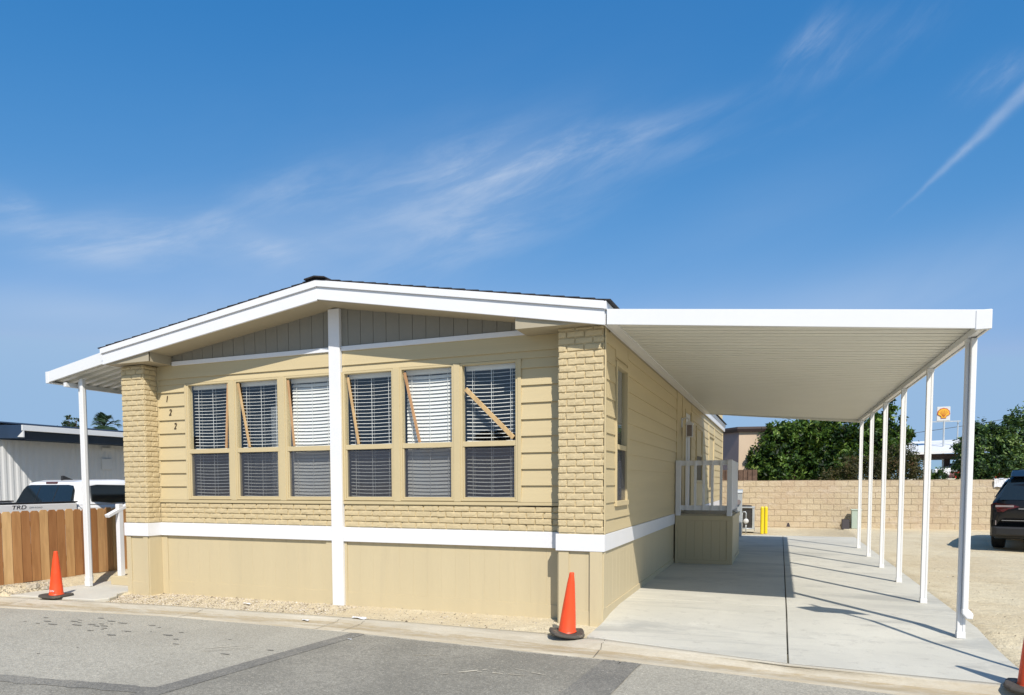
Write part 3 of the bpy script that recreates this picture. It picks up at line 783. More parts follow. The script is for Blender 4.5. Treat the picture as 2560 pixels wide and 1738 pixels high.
# wooden sticks in the windows
ST = [((-5.395, 2.93), (-5.455, 2.02), .034, 'reddish wooden stick leaning steeply at the right edge of the leftmost window'),
      ((-5.215, 2.93), (-5.03, 2.02), .034, 'wooden stick leaning in the second window from the left, beside the white sheer glow'),
      ((-4.345, 2.92), (-4.26, 2.02), .030, 'wooden stick in the bright closed-blind window left of the white centre board'),
      ((-3.375, 2.90), (-3.22, 2.02), .034, 'wooden stick in the dark window just right of the white centre board'),
      ((-2.52, 2.91), (-2.31, 2.02), .034, 'reddish wooden stick across the bright closed blinds, second window from the right'),
      ((-1.665, 2.66), (-1.035, 2.045), .055, 'thick pale wooden stick slanting diagonally across the rightmost front window')]
for i, (a, b, w, lab) in enumerate(ST):
    m = MB(); m.tint = [.2, .8, .2, .8, .0, 1][i]
    m.beam((a[0], -.004, a[1]), (b[0], -.004, b[1]), w, .02, (0, -1, 0))
    tag(m.build('wooden_stick', M['brace'], bevel=.003), lab, 'wooden stick', 'sticks bracing the front windows')

# ---------------------------------------------------------------- carport
CP = thing('carport', 'white aluminium carport roof on six slim posts along the right side of the house', 'carport', (3.63, .09, 0))
CY0, CY1 = -.40, 10.28
def cz(x): return lerp(x, [.19, 3.67], [3.359, 3.022])
m = MB()
m.prism([(.195, cz(.195)), (3.60, cz(3.60)), (3.60, cz(3.6)-.168), (.195, cz(.195)-.165)], 'y', CY0-.03, CY0)
m.build('front_fascia', M['alum'], CP, bevel=.003)
m = MB(); m.box(3.545, 3.672, CY0-.036, CY0+.0, 2.852, 3.028)
m.build('end_cap', M['alum'], CP, bevel=.006)
m = MB()
m.box(3.650, 3.669, CY0+.001, CY1, 2.856, 3.02)
m.build('gutter', M['alum'], CP, bevel=.003)
m = MB()
m.box(3.59, 3.645, CY0+.02, CY1-.02, 2.868, 2.93)
m.build('beam', M['alum'], CP, bevel=.003)
# ribbed pan: ribs run from the house out to the gutter
prof = []; y = CY0+.002; k = 0
while y < CY1-.1:
    prof += [(y, 0), (y+.006, .030), (y+.05, .030), (y+.056, 0), (y+.10, .0), (y+.105, .008), (y+.125, .008), (y+.13, 0)]
    y += .178
prof.append((CY1-.01, 0))
m = MB(); secs = []
for x in (.20, 3.648):
    z = cz(x)-.150+(.0 if x < 1 else .055)
    secs.append([(x, p, z+h) for p, h in prof])
m.loft(secs, closed=False)
secs = [[(x, p, cz(x)-.035) for p in (CY0, CY1)] for x in (.20, 3.648)]
m.loft(secs, closed=False)
m.build('roof_pan', M['pan'], CP, recalc=False)
m = MB(); m.prism([(.195, cz(.195)), (3.669, cz(3.669)), (3.669, cz(3.669)-.165), (.195, cz(.195)-.165)], 'y', CY1, CY1+.02)
m.build('back_fascia', M['pan'], CP, bevel=.002)
m = MB(); m.box(.195, .30, CY0+.005, CY1-.01, 3.188, 3.204); m.box(.197, .21, CY0+.005, CY1-.01, 3.204, 3.33)
m.build('hanger_strip', M['alum'], CP)
PY = [.088+1.933*i for i in range(6)]
def post_mesh(name, M_, x, y, zb, zt, parent, w=.078):
    m = MB(); h = w/2
    # roll-formed post with a shallow groove on each face
    prof = []
    g, gd = .013, .006
    for sx, sy in ((1, 0), (0, 1), (-1, 0), (0, -1)):
        tx, ty = -sy, sx
        for t, dd in ((-h, 0), (-g, 0), (-g+.003, gd), (g-.003, gd), (g, 0)):
            prof.append((x+sx*(h-dd)+tx*t, y+sy*(h-dd)+ty*t))
    m.prism(prof, 'z', zb, zt)
    return m.build(name, M_, parent)
for i, y in enumerate(PY):
    p = post_mesh('post', M['alum'], 3.618, y, slabz(y), 2.868, CP, .066)
    m = MB()
    m.box(3.618-.037, 3.618+.037, y-.037, y+.037, slabz(y)-.01, slabz(y)+.055); m.box(3.618-.038, 3.618+.038, y-.038, y+.038, 2.82, 2.867)
    m.each('bracket', M['alum'], p, bevel=.002)
m = MB(); y = PY[0]
m.box(3.612, 3.660, y-.088, y-.040, .24, 2.86)
m.build('downspout', M['alum'], CP, bevel=.006)
m = MB()
m.prism([(3.608, .215), (3.65, .165), (3.70, .165), (3.705, .215), (3.665, .262), (3.608, .262)], 'y', y-.092, y-.037)
m.build('downspout_elbow', M['alum'], CP, bevel=.008)

# ---------------------------------------------------------------- left awning
AW = thing('awning', 'small white sloping metal awning with post and downspout, left side of the house', 'awning', (-8.2, -.15, -.1))
def az(x): return lerp(x, [-8.72, -7.2], [3.255, 3.53])
AY0 = -.30
m = MB(); m.prism([(-8.72, az(-8.72)), (-7.30, az(-7.30)), (-7.30, az(-7.30)-.18), (-8.72, az(-8.72)-.165)], 'y', AY0-.03, AY0)
m.box(-8.725, -8.66, AY0-.034, AY0-.0, 3.085, 3.262)
m.build('front_fascia', M['alum'], AW, bevel=.003)
m = MB(); m.box(-8.72, -8.70, AY0+.001, 2.6, 3.085, 3.25); m.box(-8.699, -8.62, AY0+.001, 2.6, 3.085, 3.10)
m.build('gutter', M['alum'], AW, bevel=.003)
m = MB(); prof = []; y = AY0+.004
while y < 2.5:
    prof += [(y, 0), (y+.01, .045), (y+.09, .045), (y+.10, 0), (y+.17, 0)]; y += .178
m.loft([[(x, p, az(x)-.15+h) for p, h in prof] for x in (-8.7, -7.21)], closed=False)
m.loft([[(x, p, az(x)-.03) for p in (AY0, 2.6)] for x in (-8.7, -7.21)], closed=False)
m.build('roof_pan', M['pan'], AW, recalc=False)
m = MB(); m.box(-8.40, -8.34, AY0+.02, 2.5, 3.02, 3.085)
m.build('beam', M['alum'], AW, bevel=.003)
p = post_mesh('post', M['alum'], -8.225, -.10, -.02, 3.12, AW, .075)
m = MB(); m.box(-8.268, -8.182, -.143, -.057, -.03, .05); m.build('bracket', M['alum'], p)
m = MB(); m.box(-8.172, -8.108, -.19, -.13, -.02, 3.14); m.build('downspout', M['alum'], AW, bevel=.008)
m = MB(); m.prism([(-8.20, -.108), (-8.105, -.108), (-8.105, .05), (-8.175, .05), (-8.215, -.03)], 'y', -.20, -.125); m.build('downspout_elbow', M['alum'], AW, bevel=.01)

# left steps with handrail
LS = thing('entry_steps', 'low cream step with white slanted handrail behind the left brick pilaster', 'steps', (-7.8, .3, -.1))
m = MB(); m.box(-8.02, -7.19, .12, .45, -.11, .03); m.box(-8.02, -7.19, .45, .80, -.11, .22); m.box(-8.02, -7.19, .80, 1.9, -.11, .42)
m.build('step', M['skirt'], LS, bevel=.006)
m = MB(); m.box(-7.925, -7.845, .17, .25, .03, 1.19); m.build('rail_post', M['white'], LS, bevel=.004)
m = MB(); m.beam((-7.885, -.02, 1.00), (-7.885, .80, 1.36), .085, .05); m.build('handrail', M['white'], LS, bevel=.005)

# ---------------------------------------------------------------- side porch
PO = thing('porch', 'cream boxed side porch with white picket railing under the carport', 'porch', (.65, 5.4, 0))
DX0, DX1, DY0, DY1 = .147, 1.155, 5.40, 7.75
m = MB(); m.box(DX0, DX1-.001, DY0, DY1, .0, .88)
m.box(DX0, DX1+.012, DY0-.016, DY0, 0, .07); m.box(DX0, DX1+.012, DY0-.016, DY0, .80, .885)
m.box(DX0, DX0+.05, DY0-.0155, DY0, .07, .80); m.box(DX1-.09, DX1+.012, DY0-.0155, DY0, .07, .80)
x = DX0+.05
while x < DX1-.1: m.box(x+.003, min(x+.147, DX1-.092), DY0-.005, DY0, .071, .799); x += .15
m.box(DX1, DX1+.013, DY0, DY1, 0, .07); m.box(DX1, DX1+.013, DY0, DY1, .80, .885); m.box(DX1, DX1+.0125, DY0, DY0+.09, .07, .80)
m.build('skirt', M['skirt'], PO, bevel=.002)
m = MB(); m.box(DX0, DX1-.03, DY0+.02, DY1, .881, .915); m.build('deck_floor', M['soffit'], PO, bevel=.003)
zt, zb = 1.90, .985
m = MB(); m.beam((DX0+.03, DY0+.03, zt-.045), (DX1-.06, DY0+.03, zt-.045), .035, .09); m.beam((DX0+.03, DY0+.03, zb+.045), (DX1-.06, DY0+.03, zb+.045), .035, .09)
m.each('rail', M['white'], PO, bevel=.003)
m = MB(); m.beam((DX1-.05, DY0+.06, zt-.045), (DX1-.05, 7.05, zt-.045), .035, .09); m.beam((DX1-.05, DY0+.06, zb+.045), (DX1-.05, 7.05, zb+.045), .035, .09)
m.each('rail', M['white'], PO, bevel=.003)
for (x, y) in ((DX0+.05, DY0+.012), (DX1-.05, DY0+.012), (DX1-.05, 7.10)):
    m = MB(); m.box(x-.045, x+.045, y-.045, y+.045, .885, zt+.005); m.build('railing_post', M['white'], PO, bevel=.004)
for i in range(5):
    x = DX0+.05+(DX1-DX0-.10)*(i+1)/6; m = MB(); m.box(x-.022, x+.022, DY0-.010, DY0+.012, zb, zt-.002); m.build('baluster', M['white'], PO, bevel=.002)
for i in range(9):
    y = DY0+.012+1.69*(i+1)/10; m = MB(); m.box(DX1-.033, DX1-.010, y-.045, y+.045, zb, zt-.002); m.build('baluster', M['white'], PO, bevel=.002)

# ---------------------------------------------------------------- cedar fence on the left
FE = thing('wooden_fence', 'low cedar dog-ear picket fence along the left boundary', 'fence', (-8.87, -1.5, 0))
m = MB(); y = -3.6; i = 0
while y < 9:
    w = .142; m.tint = random.random(); x0 = -8.87+(.0 if i % 2 == 0 else .014)*0
    zt = 1.10+random.uniform(-.008, .008); c = .03; dx = random.uniform(-.004, .004)
    ze = groundz(-8.8, 0)+random.uniform(0, .01)-.01
    m.prism([(y+.004, ze), (y+w-.004, ze), (y+w-.004, zt-c), (y+w-c, zt), (y+c, zt), (y+.004, zt-c)], 'x', x0+dx, x0+dx+.016)
    y += w+.002; i += 1
m.build('pickets', M['cedar'], FE)
m = MB(); m.tint = .3
for z in (.25, .85): m.box(-8.91, -8.872, -3.6, 9, z, z+.085)
m.each('rail', M['cedar'], FE)

# ---------------------------------------------------------------- vehicles
def superell(cx, w, z0, z1, y, n=20, e=3.2, tuck=0.0):
    pts = []
    for k in range(n):
        a = 2*math.pi*(k+.5)/n; ca, sa = math.cos(a), math.sin(a)
        x = abs(ca)**(2/e)*math.copysign(1, ca); z = abs(sa)**(2/e)*math.copysign(1, sa)
        zz = (z0+z1)/2+z*(z1-z0)/2; f = 1-tuck*max(0, z)
        pts.append((cx+x*w/2*f, y, zz))
    return pts
def wheel(parent, x, y, r=.37, w=.24):
    m = MB(); s = 1 if x > 0 else -1
    n = 28; prof = [(w/2-.02, r*.62), (w/2, r*.75), (w/2-.01, r*.93), (w/2-.04, r), (-w/2+.04, r), (-w/2+.01, r*.93), (-w/2, r*.75), (-w/2+.02, r*.62)]
    secs = [[(x+p*s, y+q*math.cos(2*math.pi*k/n), r+q*math.sin(2*math.pi*k/n)) for p, q in prof] for k in range(n+1)]
    m.loft(secs, caps=False); wh = m.build('wheel', M['tyre'], parent, smooth=True, local=True)
    m = MB(); secs = []
    for p, q in ((w/2-.02, r*.63), (w/2-.05, r*.55), (w/2-.03, r*.18), (w/2-.02, .01)):
        secs.append([(x+p*s, y+q*math.cos(2*math.pi*k/10)*(.92 if k % 2 else 1), r+q*math.sin(2*math.pi*k/10)*(.92 if k % 2 else 1)) for k in range(10)])
    m.loft(secs); m.build('rim', M['rim'], wh, local=True)

# white pickup: local x right, y forward, z up; origin under the rear bumper centre
TR = thing('pickup_truck', 'white pickup truck with tinted windows parked behind the cedar fence', 'pickup truck', (-10.56, -.95, -.2), 0)
def bodysec(y, w, z0, z1, r=.07):
    h = w/2; return [(-h+r, y, z0), (-h, y, z0+r), (-h-.0, y, z1-.22), (-h+.03, y, z1-r), (-h+.03+r*.7, y, z1), (h-.03-r*.7, y, z1), (h-.03, y, z1-r), (h, y, z1-.22), (h, y, z0+r), (h-r, y, z0)]
m = MB()  # cab and bonnet
m.loft([bodysec(1.80, 1.80, .42, 1.36), bodysec(2.4, 1.84, .40, 1.36), bodysec(3.6, 1.84, .40, 1.34), bodysec(3.9, 1.84, .42, 1.30), bodysec(4.9, 1.80, .45, 1.20), bodysec(5.15, 1.66, .5, 1.02)])
m.build('body', M['carwhite'], TR, smooth=False, bevel=.015, seg=2, local=True)
m = MB()  # bed walls
for s in (-1, 1):
    m.box(s*.90, s*.82, .02, 1.78, .45, 1.385)
m.box(-.82, .82, .02, .09, .50, 1.385); m.box(-.82, .82, .09, 1.78, .55, .62); m.box(-.82, .82, 1.72, 1.78, .6, 1.36)
bed = m.build('bed', M['carwhite'], TR, bevel=.02, seg=2, local=True)
m = MB()
for s in (-1, 1): m.box(s*.905, s*.80, .0, 1.79, 1.386, 1.41)
m.box(-.80, .80, .0, .10, 1.386, 1.408); m.build('bed_rail_cap', M['blackplastic'], bed, bevel=.006, local=True)
text('lettering', 'TRD', .092, (0, 0, 0), (R(90), 0, R(90)), M['ink'], TR, .001, .2, 1.35).location = (.903, .74, 1.328)
text('lettering', 'OFF ROAD', .036, (0, 0, 0), (R(90), 0, R(90)), M['metal_grey'], TR, .001, .2, 1.3).location = (.903, 1.02, 1.322)
def cabsec(y, w0, w1, z0, z1):
    r = .10; a, b = w0/2, w1/2
    return [(-a, y, z0), (-b, y, z1-r*.8), (-b+r*.6, y, z1-r*.15), (-b+r*1.6, y, z1), (b-r*1.6, y, z1), (b-r*.6, y, z1-r*.15), (b, y, z1-r*.8), (a, y, z0)]
m = MB(); m.loft([cabsec(1.82, 1.70, 1.30, 1.34, 1.36+.04), cabsec(1.98, 1.72, 1.36, 1.34, 1.75), cabsec(2.2, 1.74, 1.40, 1.34, 1.79), cabsec(2.9, 1.74, 1.42, 1.34, 1.80), cabsec(3.5, 1.74, 1.38, 1.33, 1.76), cabsec(4.15, 1.72, 1.30, 1.30, 1.34)])
m.build('cab', M['carwhite'], TR, bevel=.02, seg=2, local=True)
# rear window: follows the sloping rear of the cab
def on_rear(x, z): t = (z-1.40)/(1.75-1.40); return (x, 1.82+.16*t-.035, z)
m = MB(); outer = [(-.73, 1.37), (-.66, 1.62), (-.60, 1.685), (-.5, 1.70), (.5, 1.70), (.60, 1.685), (.66, 1.62), (.73, 1.37)]
m.add([on_rear(*p) for p in outer]+[(x, y+.03, z) for x, y, z in [on_rear(*p) for p in outer]], [tuple(range(8)), tuple(range(15, 7, -1))]+[(i, 8+i, 8+(i+1) % 8, (i+1) % 8) for i in range(8)])
rw = m.build('rear_window', M['carglass'], TR, local=True)
m = MB(); m.beam(on_rear(-.22, 1.38), on_rear(-.22, 1.69), .012, .006, (0, 1, 0)); m.beam(on_rear(.25, 1.38), on_rear(.25, 1.69), .012, .006, (0, 1, 0)); m.build('divider', M['blackplastic'], rw, local=True)
for s in (-1, 1):
    m = MB()
    def sx(z): return s*(.87-(z-1.34)*.36+.006)
    pts = [(2.10, 1.40), (2.16, 1.68), (2.30, 1.70), (3.35, 1.68), (3.85, 1.42), (3.80, 1.38), (2.5, 1.36)]
    m.add([(sx(z), y, z) for y, z in pts]+[(sx(z)-s*.03, y, z) for y, z in pts], [tuple(range(7)), tuple(range(13, 6, -1))]+[(i, 7+i, 7+(i+1) % 7, (i+1) % 7) for i in range(7)])
    m.build('side_window', M['carglass'], TR, local=True)
m = MB(); m.box(-.15, .15, 1.955, 1.99, 1.715, 1.755); m.build('brake_light', M['redlens'], TR, bevel=.008, local=True)
m = MB(); m.prism([(2.15, 1.78), (2.40, 1.79), (2.20, 1.87), (2.16, 1.87)], 'x', -.02, .02); m.build('antenna', M['blackplastic'], TR, bevel=.008, local=True)
m = MB(); m.box(-.88, .88, -.10, .02, .45, .62); m.build('bumper', M['chrome'], TR, bevel=.03, seg=2, local=True)
for s in (-1, 1):
    m = MB(); m.box(s*.90, s*.76, -.005, .03, .85, 1.25); m.build('tail_light', M['redlens'], TR, bevel=.01, local=True)
    m = MB(); m.box(s*.93, s*1.08, 3.45, 3.55, 1.32, 1.50); m.build('mirror', M['carwhite'], TR, bevel=.03, seg=2, local=True)
for x in (-.80, .80):
    for y in (.95, 4.15): wheel(TR, x, y)

# black SUV: only its rear left quarter is in the picture
SU = thing('black_suv', 'black SUV seen from behind on the dirt lot at the right edge', 'car', (7.05, 9.78, 0), R(-17))
def suvsec(y, w, wt, z0, zb, z1):
    h = w/2; t = wt/2
    return [(-h+.10, y, z0), (-h+.015, y, z0+.14), (-h, y, z0+.36), (-h+.01, y, zb-.14), (-h+.045, y, zb), (-t-.02, y, z1-.20), (-t+.03, y, z1-.07), (-t+.15, y, z1),
            (t-.15, y, z1), (t-.03, y, z1-.07), (t+.02, y, z1-.20), (h-.045, y, zb), (h-.01, y, zb-.14), (h, y, z0+.36), (h-.015, y, z0+.14), (h-.10, y, z0)]
m = MB()
m.loft([suvsec(.02, 1.70, 1.60, .34, .62, .72), suvsec(-.02, 1.80, 1.62, .30, .66, .80), suvsec(.03, 1.84, 1.56, .28, .98, 1.06), suvsec(.14, 1.88, 1.40, .26, 1.04, 1.42), suvsec(.30, 1.90, 1.30, .26, 1.06, 1.63), suvsec(.50, 1.91, 1.26, .25, 1.07, 1.70),
        suvsec(1.6, 1.92, 1.30, .25, 1.08, 1.76), suvsec(2.9, 1.92, 1.30, .25, 1.08, 1.74), suvsec(3.75, 1.90, 1.40, .25, 1.07, 1.14), suvsec(4.7, 1.84, 1.4, .28, .95, 1.02), suvsec(4.98, 1.6, 1.3, .34, .8, .86)])
m.build('body', M['carblack'], SU, smooth=True, local=True)
def sr(z): return lerp(z, [1.06, 1.42, 1.63, 1.72], [.03, .14, .30, .45])
m = MB(); pts = [(-.78, 1.10), (-.66, 1.45), (-.55, 1.58), (.55, 1.58), (.66, 1.45), (.78, 1.10)]
m.add([(x, sr(z)-.012, z) for x, z in pts]+[(x, sr(z)+.02, z) for x, z in pts], [tuple(range(6)), tuple(range(11, 5, -1))]+[(i, 6+i, 6+(i+1) % 6, (i+1) % 6) for i in range(6)])
m.build('rear_window', M['carglass'], SU, local=True)
m = MB(); m.prism([(.08, 1.60), (.42, 1.70), (.55, 1.735), (.50, 1.70), (.12, 1.585)], 'x', -.60, .60); m.build('spoiler', M['carblack'], SU, bevel=.01, local=True)
for s in (-1, 1):
    m = MB(); pts = [(s*.925, .84), (s*.93, 1.00), (s*.86, 1.035), (s*.55, 1.0), (s*.42, .955), (s*.50, .93), (s*.62, .90), (s*.70, .84)]
    yy = [.10, .09, -.0, -.025, -.03, -.035, -.035, -.03]
    n = len(pts); m.add([(p[0], yy[i]-.012, p[1]) for i, p in enumerate(pts)]+[(p[0], yy[i]+.05, p[1]) for i, p in enumerate(pts)], [tuple(range(n)), tuple(range(2*n-1, n-1, -1))]+[(i, n+i, n+(i+1) % n, (i+1) % n) for i in range(n)])
    tl = m.build('tail_light', M['redlens'], SU, local=True)
    m = MB(); m.box(s*.84, s*.52, -.052, -.046, .945, .985); m.build('lens_strip', M['clearlens'], tl, local=True, bevel=.006)
    m = MB(); m.box(s*.83, s*.815, -.052, -.038, .56, .66); m.build('reflector', M['clearlens'], SU, local=True)
m = MB(); m.box(-.72, .72, -.045, -.02, .655, .67); m.build('bumper_trim', M['chrome'], SU, local=True)
m = MB(); m.loft([[(-.93, .12, .30), (-.93, .12, .52), (.93, .12, .52), (.93, .12, .30)], [(-.88, -.07, .34), (-.88, -.07, .53), (.88, -.07, .53), (.88, -.07, .34)], [(-.80, -.09, .36), (-.80, -.09, .5), (.80, -.09, .5), (.80, -.09, .36)]])
m.build('bumper', M['blackplastic'], SU, bevel=.02, seg=2, local=True)
m = MB(); m.box(-.16, .16, -.05, -.035, .76, .88); m.build('licence_plate', M['signwhite'], SU, bevel=.004, local=True)
m = MB(); m.box(-.44, -.30, -.032, -.018, .90, .925); m.build('badge', M['chrome'], SU, local=True)
for s in (-1, 1):
    m = MB()
    def sx2(z): return s*lerp(z, [1.08, 1.56], [.925, .70])
    pts = [(.55, 1.14), (.75, 1.48), (1.2, 1.55), (2.7, 1.53), (3.4, 1.16), (2, 1.12)]
    m.add([(sx2(z), y, z) for y, z in pts]+[(sx2(z)-s*.03, y, z) for y, z in pts], [tuple(range(6)), tuple(range(11, 5, -1))]+[(i, 6+i, 6+(i+1) % 6, (i+1) % 6) for i in range(6)])
    m.build('side_window', M['carglass'], SU, local=True)
for x in (-.82, .82):
    for y in (.95, 3.95): wheel(SU, x, y, .37, .25)

# ---------------------------------------------------------------- cones
def cone_at(loc, rz, tilt, lab, h=.70, warp=0.0, r0=.092, bs=.18):
    o = thing('traffic_cone', lab, 'traffic cone', loc, rz, 'orange traffic cones at the kerb')
    n = 32; m = MB(); secs = []
    for z, r in ((.030, r0+.012), (.036, r0+.006), (.05, r0), (.30, r0*.74), (.55, r0*.44), (h-.03, r0*.30), (h-.004, r0*.275), (h, r0*.25), (h-.004, r0*.19), (h-.05, r0*.17)):
        k = (z/h)
        secs.append([(r*math.cos(2*math.pi*i/n)+tilt*z*1.0, r*math.sin(2*math.pi*i/n), z+warp*.5*math.cos(2*math.pi*i/n)*max(0, 1-k*6)) for i in range(n)])
    m.loft(secs); b = m.build('cone_body', M['orange'], o, smooth=True, local=True)
    m = MB(); nb = 24; secs = []
    for z, f in ((0, 1.0), (.012, 1.02), (.030, .98), (.034, .9), (.034, .60)):
        ring = []
        for i in range(nb):
            a = 2*math.pi*(i+.5)/nb; ca, sa = math.cos(a), math.sin(a); e = 5
            rr = bs/((abs(ca)**e+abs(sa)**e)**(1/e))*f
            x, y = rr*ca, rr*sa
            ring.append((x, y, z+warp*((x/bs)**2*.8-(x/bs)*.6*(1 if y < 0 else .3))*1.0))
        secs.append(ring)
    m.loft(secs); m.build('cone_base', M['conebase'], o, local=True, bevel=.004)
    return o, b
o, b = cone_at((-7.70, -1.03, -.112), R(8), .03, 'orange cone at the left by the cedar fence, small white lettering near its foot', .66, .012)
tx = text('lettering', 'CON', .035, (0, 0, 0), (R(90-7), 0, R(-8)), M['white'], o, .001, 0, 1.4); tx.location = (.012, -.0915, .095)
cone_at((-.10, -.92, -.095), R(20), .08, 'orange cone leaning in front of the right brick pilaster', .66, .030)
cone_at((3.77, -1.52, -.095), R(-18), -.02, 'orange cone at the right edge of the driveway, cut by the frame', .70, .012, r0=.10)

# sign on a pole beside the driveway; in the picture only its shadow shows
SG = thing('street_sign', 'small board on a tall pole beside the driveway, seen by its shadow on the concrete', 'sign', (4.12, -1.33, -.1))
m = MB(); m.tube([(4.12, -1.33, -.1), (4.12, -1.33, 3.38)], .026, 10); m.build('pole', M['metal_grey'], SG, smooth=True)
m = MB(); m.prism([(3.84, 2.80), (4.40, 2.80), (4.38, 3.14), (4.1, 3.28), (3.80, 3.12)], 'y', -1.37, -1.357); m.build('board', M['signwhite'], SG)

# ---------------------------------------------------------------- back wall and things along it
m = MB()
m.grid([-9+.4*i for i in range(110)], [0, 1], lambda x, u: (x, 17.42, (-.05 if u == 0 else 1.552+.006*math.sin(x*3.1)+.004*math.sin(x*9))))
m.grid([-9+.4*i for i in range(110)], [0, 1], lambda x, u: (x, 17.42+.2*u, 1.552+.006*math.sin(x*3.1)+.004*math.sin(x*9)))
m.grid([-9, 34.6], [0, 1], lambda x, u: (x, 17.62, -.05+1.6*u))
tag(m.build('block_wall', M['block'], recalc=False), 'long beige split-face concrete block wall across the back of the lot', 'wall')

for x, lab in ((1.475, 'yellow steel bollard, left one of the touching pair by the air conditioner'), (1.575, 'yellow steel bollard, right one of the touching pair by the air conditioner')):
    m = MB(); y = 14.05 if x < 1.5 else 14.2
    m.tube([(x, y, -.02), (x, y, .74), (x, y, .77), (x, y, .785)], [.05, .05, .035, .012], 16)
    m.tube([(x, y, .37), (x, y, .385)], .052, 16)
    tag(m.build('bollard', M['yellow'], smooth=False, bevel=.002), lab, 'bollard', 'yellow bollards at the end of the slab')
AC = thing('air_conditioner', 'grey outdoor air conditioner unit standing beyond the porch by the block wall', 'air conditioner', (1.0, 14.6, 0))
m = MB(); m.box(.70, 1.25, 14.3, 14.85, .02, .10); m.build('pad', M['concrete'], AC)
m = MB(); m.box(.74, 1.21, 14.34, 14.81, .12, .70)
for i in range(26): m.box(.735, 1.215, 14.335, 14.815, .14+i*.0215, .147+i*.0215)
m.build('coil_grille', M['metal_dark'], AC)
m = MB()
for x in (.725, 1.205):
    for y in (14.325, 14.805): m.box(x-.015, x+.035, y-.015, y+.035, .10, .735)
m.box(.70, 1.25, 14.3, 14.85, .72, .76); m.box(.70, 1.25, 14.3, 14.85, .10, .125)
m.build('cabinet', M['metal_grey'], AC, bevel=.006)
m = MB(); m.tube([(.97, 14.57, .76), (.97, 14.57, .80), (.97, 14.57, .81)], [.20, .19, .05], 20); m.build('fan_guard', M['metal_dark'], AC)
GM = thing('gas_meter', 'small pale gas meter with bent pipe in front of the air conditioner', 'gas meter', (1.02, 13.75, 0))
m = MB(); m.tube([(.93, 13.75, 0), (.93, 13.75, .60), (.95, 13.75, .63), (1.02, 13.75, .63), (1.04, 13.75, .60), (1.04, 13.75, .42)], .016, 8); m.tube([(1.04, 13.75, .0), (1.04, 13.75, .3)], .016, 8); m.tube([(.93, 13.75, .14), (1.18, 13.75, .14)], .014, 8)
m.build('pipe', M['metal_grey'], GM, smooth=True)
m = MB(); m.tube([(1.04, 13.68, .36), (1.04, 13.70, .36), (1.04, 13.80, .36), (1.04, 13.82, .36)], [.05, .075, .075, .05], 14); m.build('meter_body', M['signwhite'], GM, smooth=True)
UP = thing('meter_pedestal', 'pale grey electric meter pedestal just past the porch corner', 'electric pedestal', (.86, 12.6, 0))
m = MB(); m.box(.80, .98, 12.5, 12.7, 0, 1.20); m.prism([(12.48, 1.20), (12.72, 1.20), (12.72, 1.30), (12.52, 1.27)], 'x', .785, .995); m.build('cabinet', M['metal_grey'], UP, bevel=.006)
m = MB(); m.tube([(.89, 12.49, .95), (.89, 12.44, .95)], .07, 14); m.build('meter', M['clearlens'], UP)
GB = thing('utility_box', 'pale green utility cabinet standing against the block wall behind the last carport post', 'utility box', (4.2, 17.15, 0))
m = MB(); m.box(4.08, 4.36, 17.0, 17.28, 0, .58); m.build('cabinet', M['greenbox'], GB, bevel=.01); m = MB(); m.box(4.06, 4.38, 16.98, 17.3, .58, .62); m.build('lid', M['greenbox'], GB, bevel=.01)
m = MB(); m.prism([(16.85, -.02), (17.15, -.02), (17.15, .30), (16.95, .30)], 'x', 3.80, 4.02)
tag(m.build('black_crate', M['blackbox'], bevel=.01), 'dark box lying at the wall foot beside the pale green cabinet', 'box')
m = MB(); m.loft([[(2.16, 17.1, .02), (2.28, 17.1, .02), (2.28, 17.2, .02), (2.16, 17.2, .02)], [(2.2, 17.14, .15), (2.24, 17.14, .15), (2.24, 17.16, .15), (2.2, 17.16, .15)]])
tag(m.build('small_marker', M['blackbox']), 'tiny dark pointed marker at the foot of the block wall', 'marker')
# crumpled white sheet on the wall top
m = MB()
def sheetp(u, v): return (7.95+.42*u, 17.40-.03-.02*math.sin(u*9+v*5), 1.56-.26*v*(1-.35*u)+.02*math.sin(u*11))
m.grid([i/8 for i in range(9)], [i/6 for i in range(7)], lambda u, v: sheetp(u, v))
m.grid([i/8 for i in range(9)], [0, .5, 1], lambda u, v: (7.95+.42*u, 17.37+.2*v, 1.575+.02*math.sin(u*11+v*3)))
o = tag(m.build('plastic_sheet', M['plastic'], recalc=False), 'torn white plastic sheet hanging over the wall top above the black car', 'plastic sheet')
m = MB(); m.prism([(-.9, 1.55), (1.2, 1.55), (1.2, 1.92), (-.9, 1.92)], 'y', 18.1, 18.13)
for i in range(14): m.box(-.9+.15*i, -.77+.15*i, 18.07, 18.1, 1.3, 1.93)
tag(m.build('wood_fence_section', M['brownwood']), 'short weathered brown fence section rising behind the wall by the tan building', 'fence')

